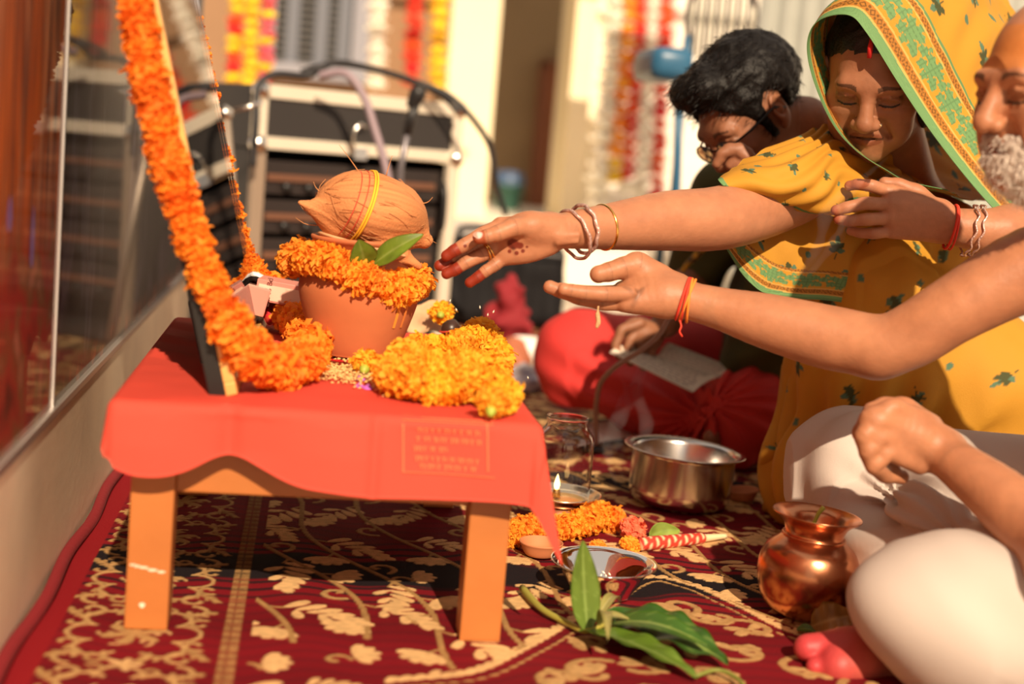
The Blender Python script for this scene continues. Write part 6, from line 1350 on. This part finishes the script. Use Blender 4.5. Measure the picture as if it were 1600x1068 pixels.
# red lower cloth
k1 = at(902, 556, 1.42); k2 = at(1172, 648, 1.08); hip = A(1.28, 1.42, .13)
rs_ = [('e', k1, (.085, .085, .098), None, 0, 'add'), ('c', k1, A(1.18, 1.52, .17), .088, .12, .05), ('c', k1+A(.01, -.03, -.035), at(1070, 665, 1.20), .072, .050, .05), ('e', k2, (.078, .08, .085), None, .03, 'add'), ('c', k2, A(1.36, 1.34, .17), .085, .13, .05), ('c', k2+A(-.02, .02, -.04), at(1020, 640, 1.32), .06, .055, .05), ('c', A(1.18, 1.50, .12), A(1.38, 1.36, .12), .12, .13, .05), ('c', at(1000, 610, 1.34), at(1110, 640, 1.22), .06, .065, .06)]
lo = np.min([pb(p)[0] for p in rs_], 0)-.02; hi = np.max([pb(p)[1] for p in rs_], 0)+.02; lo[2] = -.005; f = Field(lo, hi, .0045); apply(f, rs_); kc = at(1092, 655, 1.12)
def rf(P):
    d = P-kc; a = np.arctan2(d[:, 2]+.6*d[:, 1], d[:, 0]); r = np.linalg.norm(d, axis=1); return -.011*np.sin(a*17+1.5*noise3(P*7))*np.exp(-(r/.17)**2)*sstep(.0, .04, r)-.006*np.sin((P[:, 0]*.35+P[:, 2])*85+2.5*noise3(P*6))*np.exp(-((P[:, 0]-k1[0]-.05)/.12)**2)-.004*noise3(P*15)
f.disp(rf, .03); f.half(A(0, 0, .004), A(0, 0, -1)); obj('red_dhoti', f.mesh(), mat('red_dhoti_cotton', (.58, .035, .030), .8, bump=.25, bscale=600), man)
# open booklet on the lap
pA = Y([(953, 549, 1.08), (1083, 612, 1.02), (1125, 588, 1.10), (984, 540, 1.17)]); pB = Y([(1026, 559, 1.13), (1125, 588, 1.10), (1154, 577, 1.16), (1046, 535, 1.22)])
bk = thing('booklet', pA[1]-A(0, 0, .02), 'open printed booklet held over the red lower cloth', 'booklet')
def page(c, nm, lab, bow):
    G = np.zeros((16, 10, 3))
    for i in range(16):
        for j in range(10): u, v = i/15, j/9; G[i, j] = (c[0]*(1-u)+c[1]*u)*(1-v)+(c[3]*(1-u)+c[2]*u)*v+A(0, 0, bow*math.sin(v*3.14))
    o = obj(nm, sheet(G, .0022), mat('book_page', (.80, .70, .56), .8), bk); parts = []; rg = np.random.default_rng(len(nm))
    gp = lambda u, v: (c[0]*(1-u)+c[1]*u)*(1-v)+(c[3]*(1-u)+c[2]*u)*v+A(0, 0, bow*math.sin(v*3.14)+.0008)
    for r in range(9):
        v = .1+r*.095; u = .06+.04*rg.random()
        while u < .90:
            w = rg.uniform(.03, .09); parts.append((np.array([gp(u, v), gp(min(u+w, .94), v), gp(min(u+w, .94), v+.03), gp(u, v+.03)]), [(0, 1, 2, 3)])); u += w+.018
    obj('printed_lines', join(*parts), mat('page_ink', (.30, .24, .20), .8), o)
page(pA, 'page', '', .006); page(pB, 'page', '', .008)
# ================================================================== INCENSE SMOKE (thin wisps rising between lamp and people)
sm = bpy.data.materials.new('smoke_volume'); sm.use_nodes = True; N, L = sm.node_tree.nodes, sm.node_tree.links; N.remove(N['Principled BSDF'])
pv = N.new('ShaderNodeVolumeScatter'); pv.inputs['Color'].default_value = (.95, .93, .96, 1); pv.inputs['Anisotropy'].default_value = 0.0
pv.inputs['Density'].default_value = 3.2; L.new(pv.outputs[0], N['Material Output'].inputs['Volume'])
def wisps(paths, r0, r1, seed, label):
    rg = np.random.default_rng(seed); parts = []
    for pts in paths:
        P = catmull(Y(pts), 60); t = np.linspace(0, 1, 60); ph = rg.uniform(0, 6, 2)
        P = P+np.stack([.010*np.sin(t*9+ph[0]), .008*np.cos(t*7+ph[1]), 0*t], 1)*t[:, None]
        r = (r0+(r1-r0)*t)*(.75+.35*np.sin(t*13+ph[0])**2)*np.minimum(1, np.minimum(t*8, (1-t)*2.5)+.02); parts.append(tube(P, r, 12))
    V, F = join(*parts); return tag(obj('incense_smoke', (V, F), sm, None, loc=V.mean(0)*[1, 1, 0]+A(0, 0, V[:, 2].min())), label, 'smoke', kind='stuff')
wisps([[(968, 770, .80), (972, 720, .84), (962, 670, .88), (985, 620, .92), (1000, 560, .95), (985, 500, .98)], [(972, 760, .80), (990, 710, .84), (1010, 660, .88), (1000, 600, .92), (1030, 540, .95)], [(965, 765, .8), (950, 700, .85), (975, 640, .9), (965, 580, .95)]], .006, .022, 3, 'thin grey incense smoke rising between the steel pot and open palm')
wisps([[(1240, 450, .34), (1275, 390, .34), (1290, 335, .35), (1340, 290, .36), (1385, 240, .36)], [(1250, 440, .34), (1300, 385, .34), (1330, 330, .35), (1420, 255, .36)]], .006, .016, 5, 'faint smoke wisp drifting before the folded hand and veil')
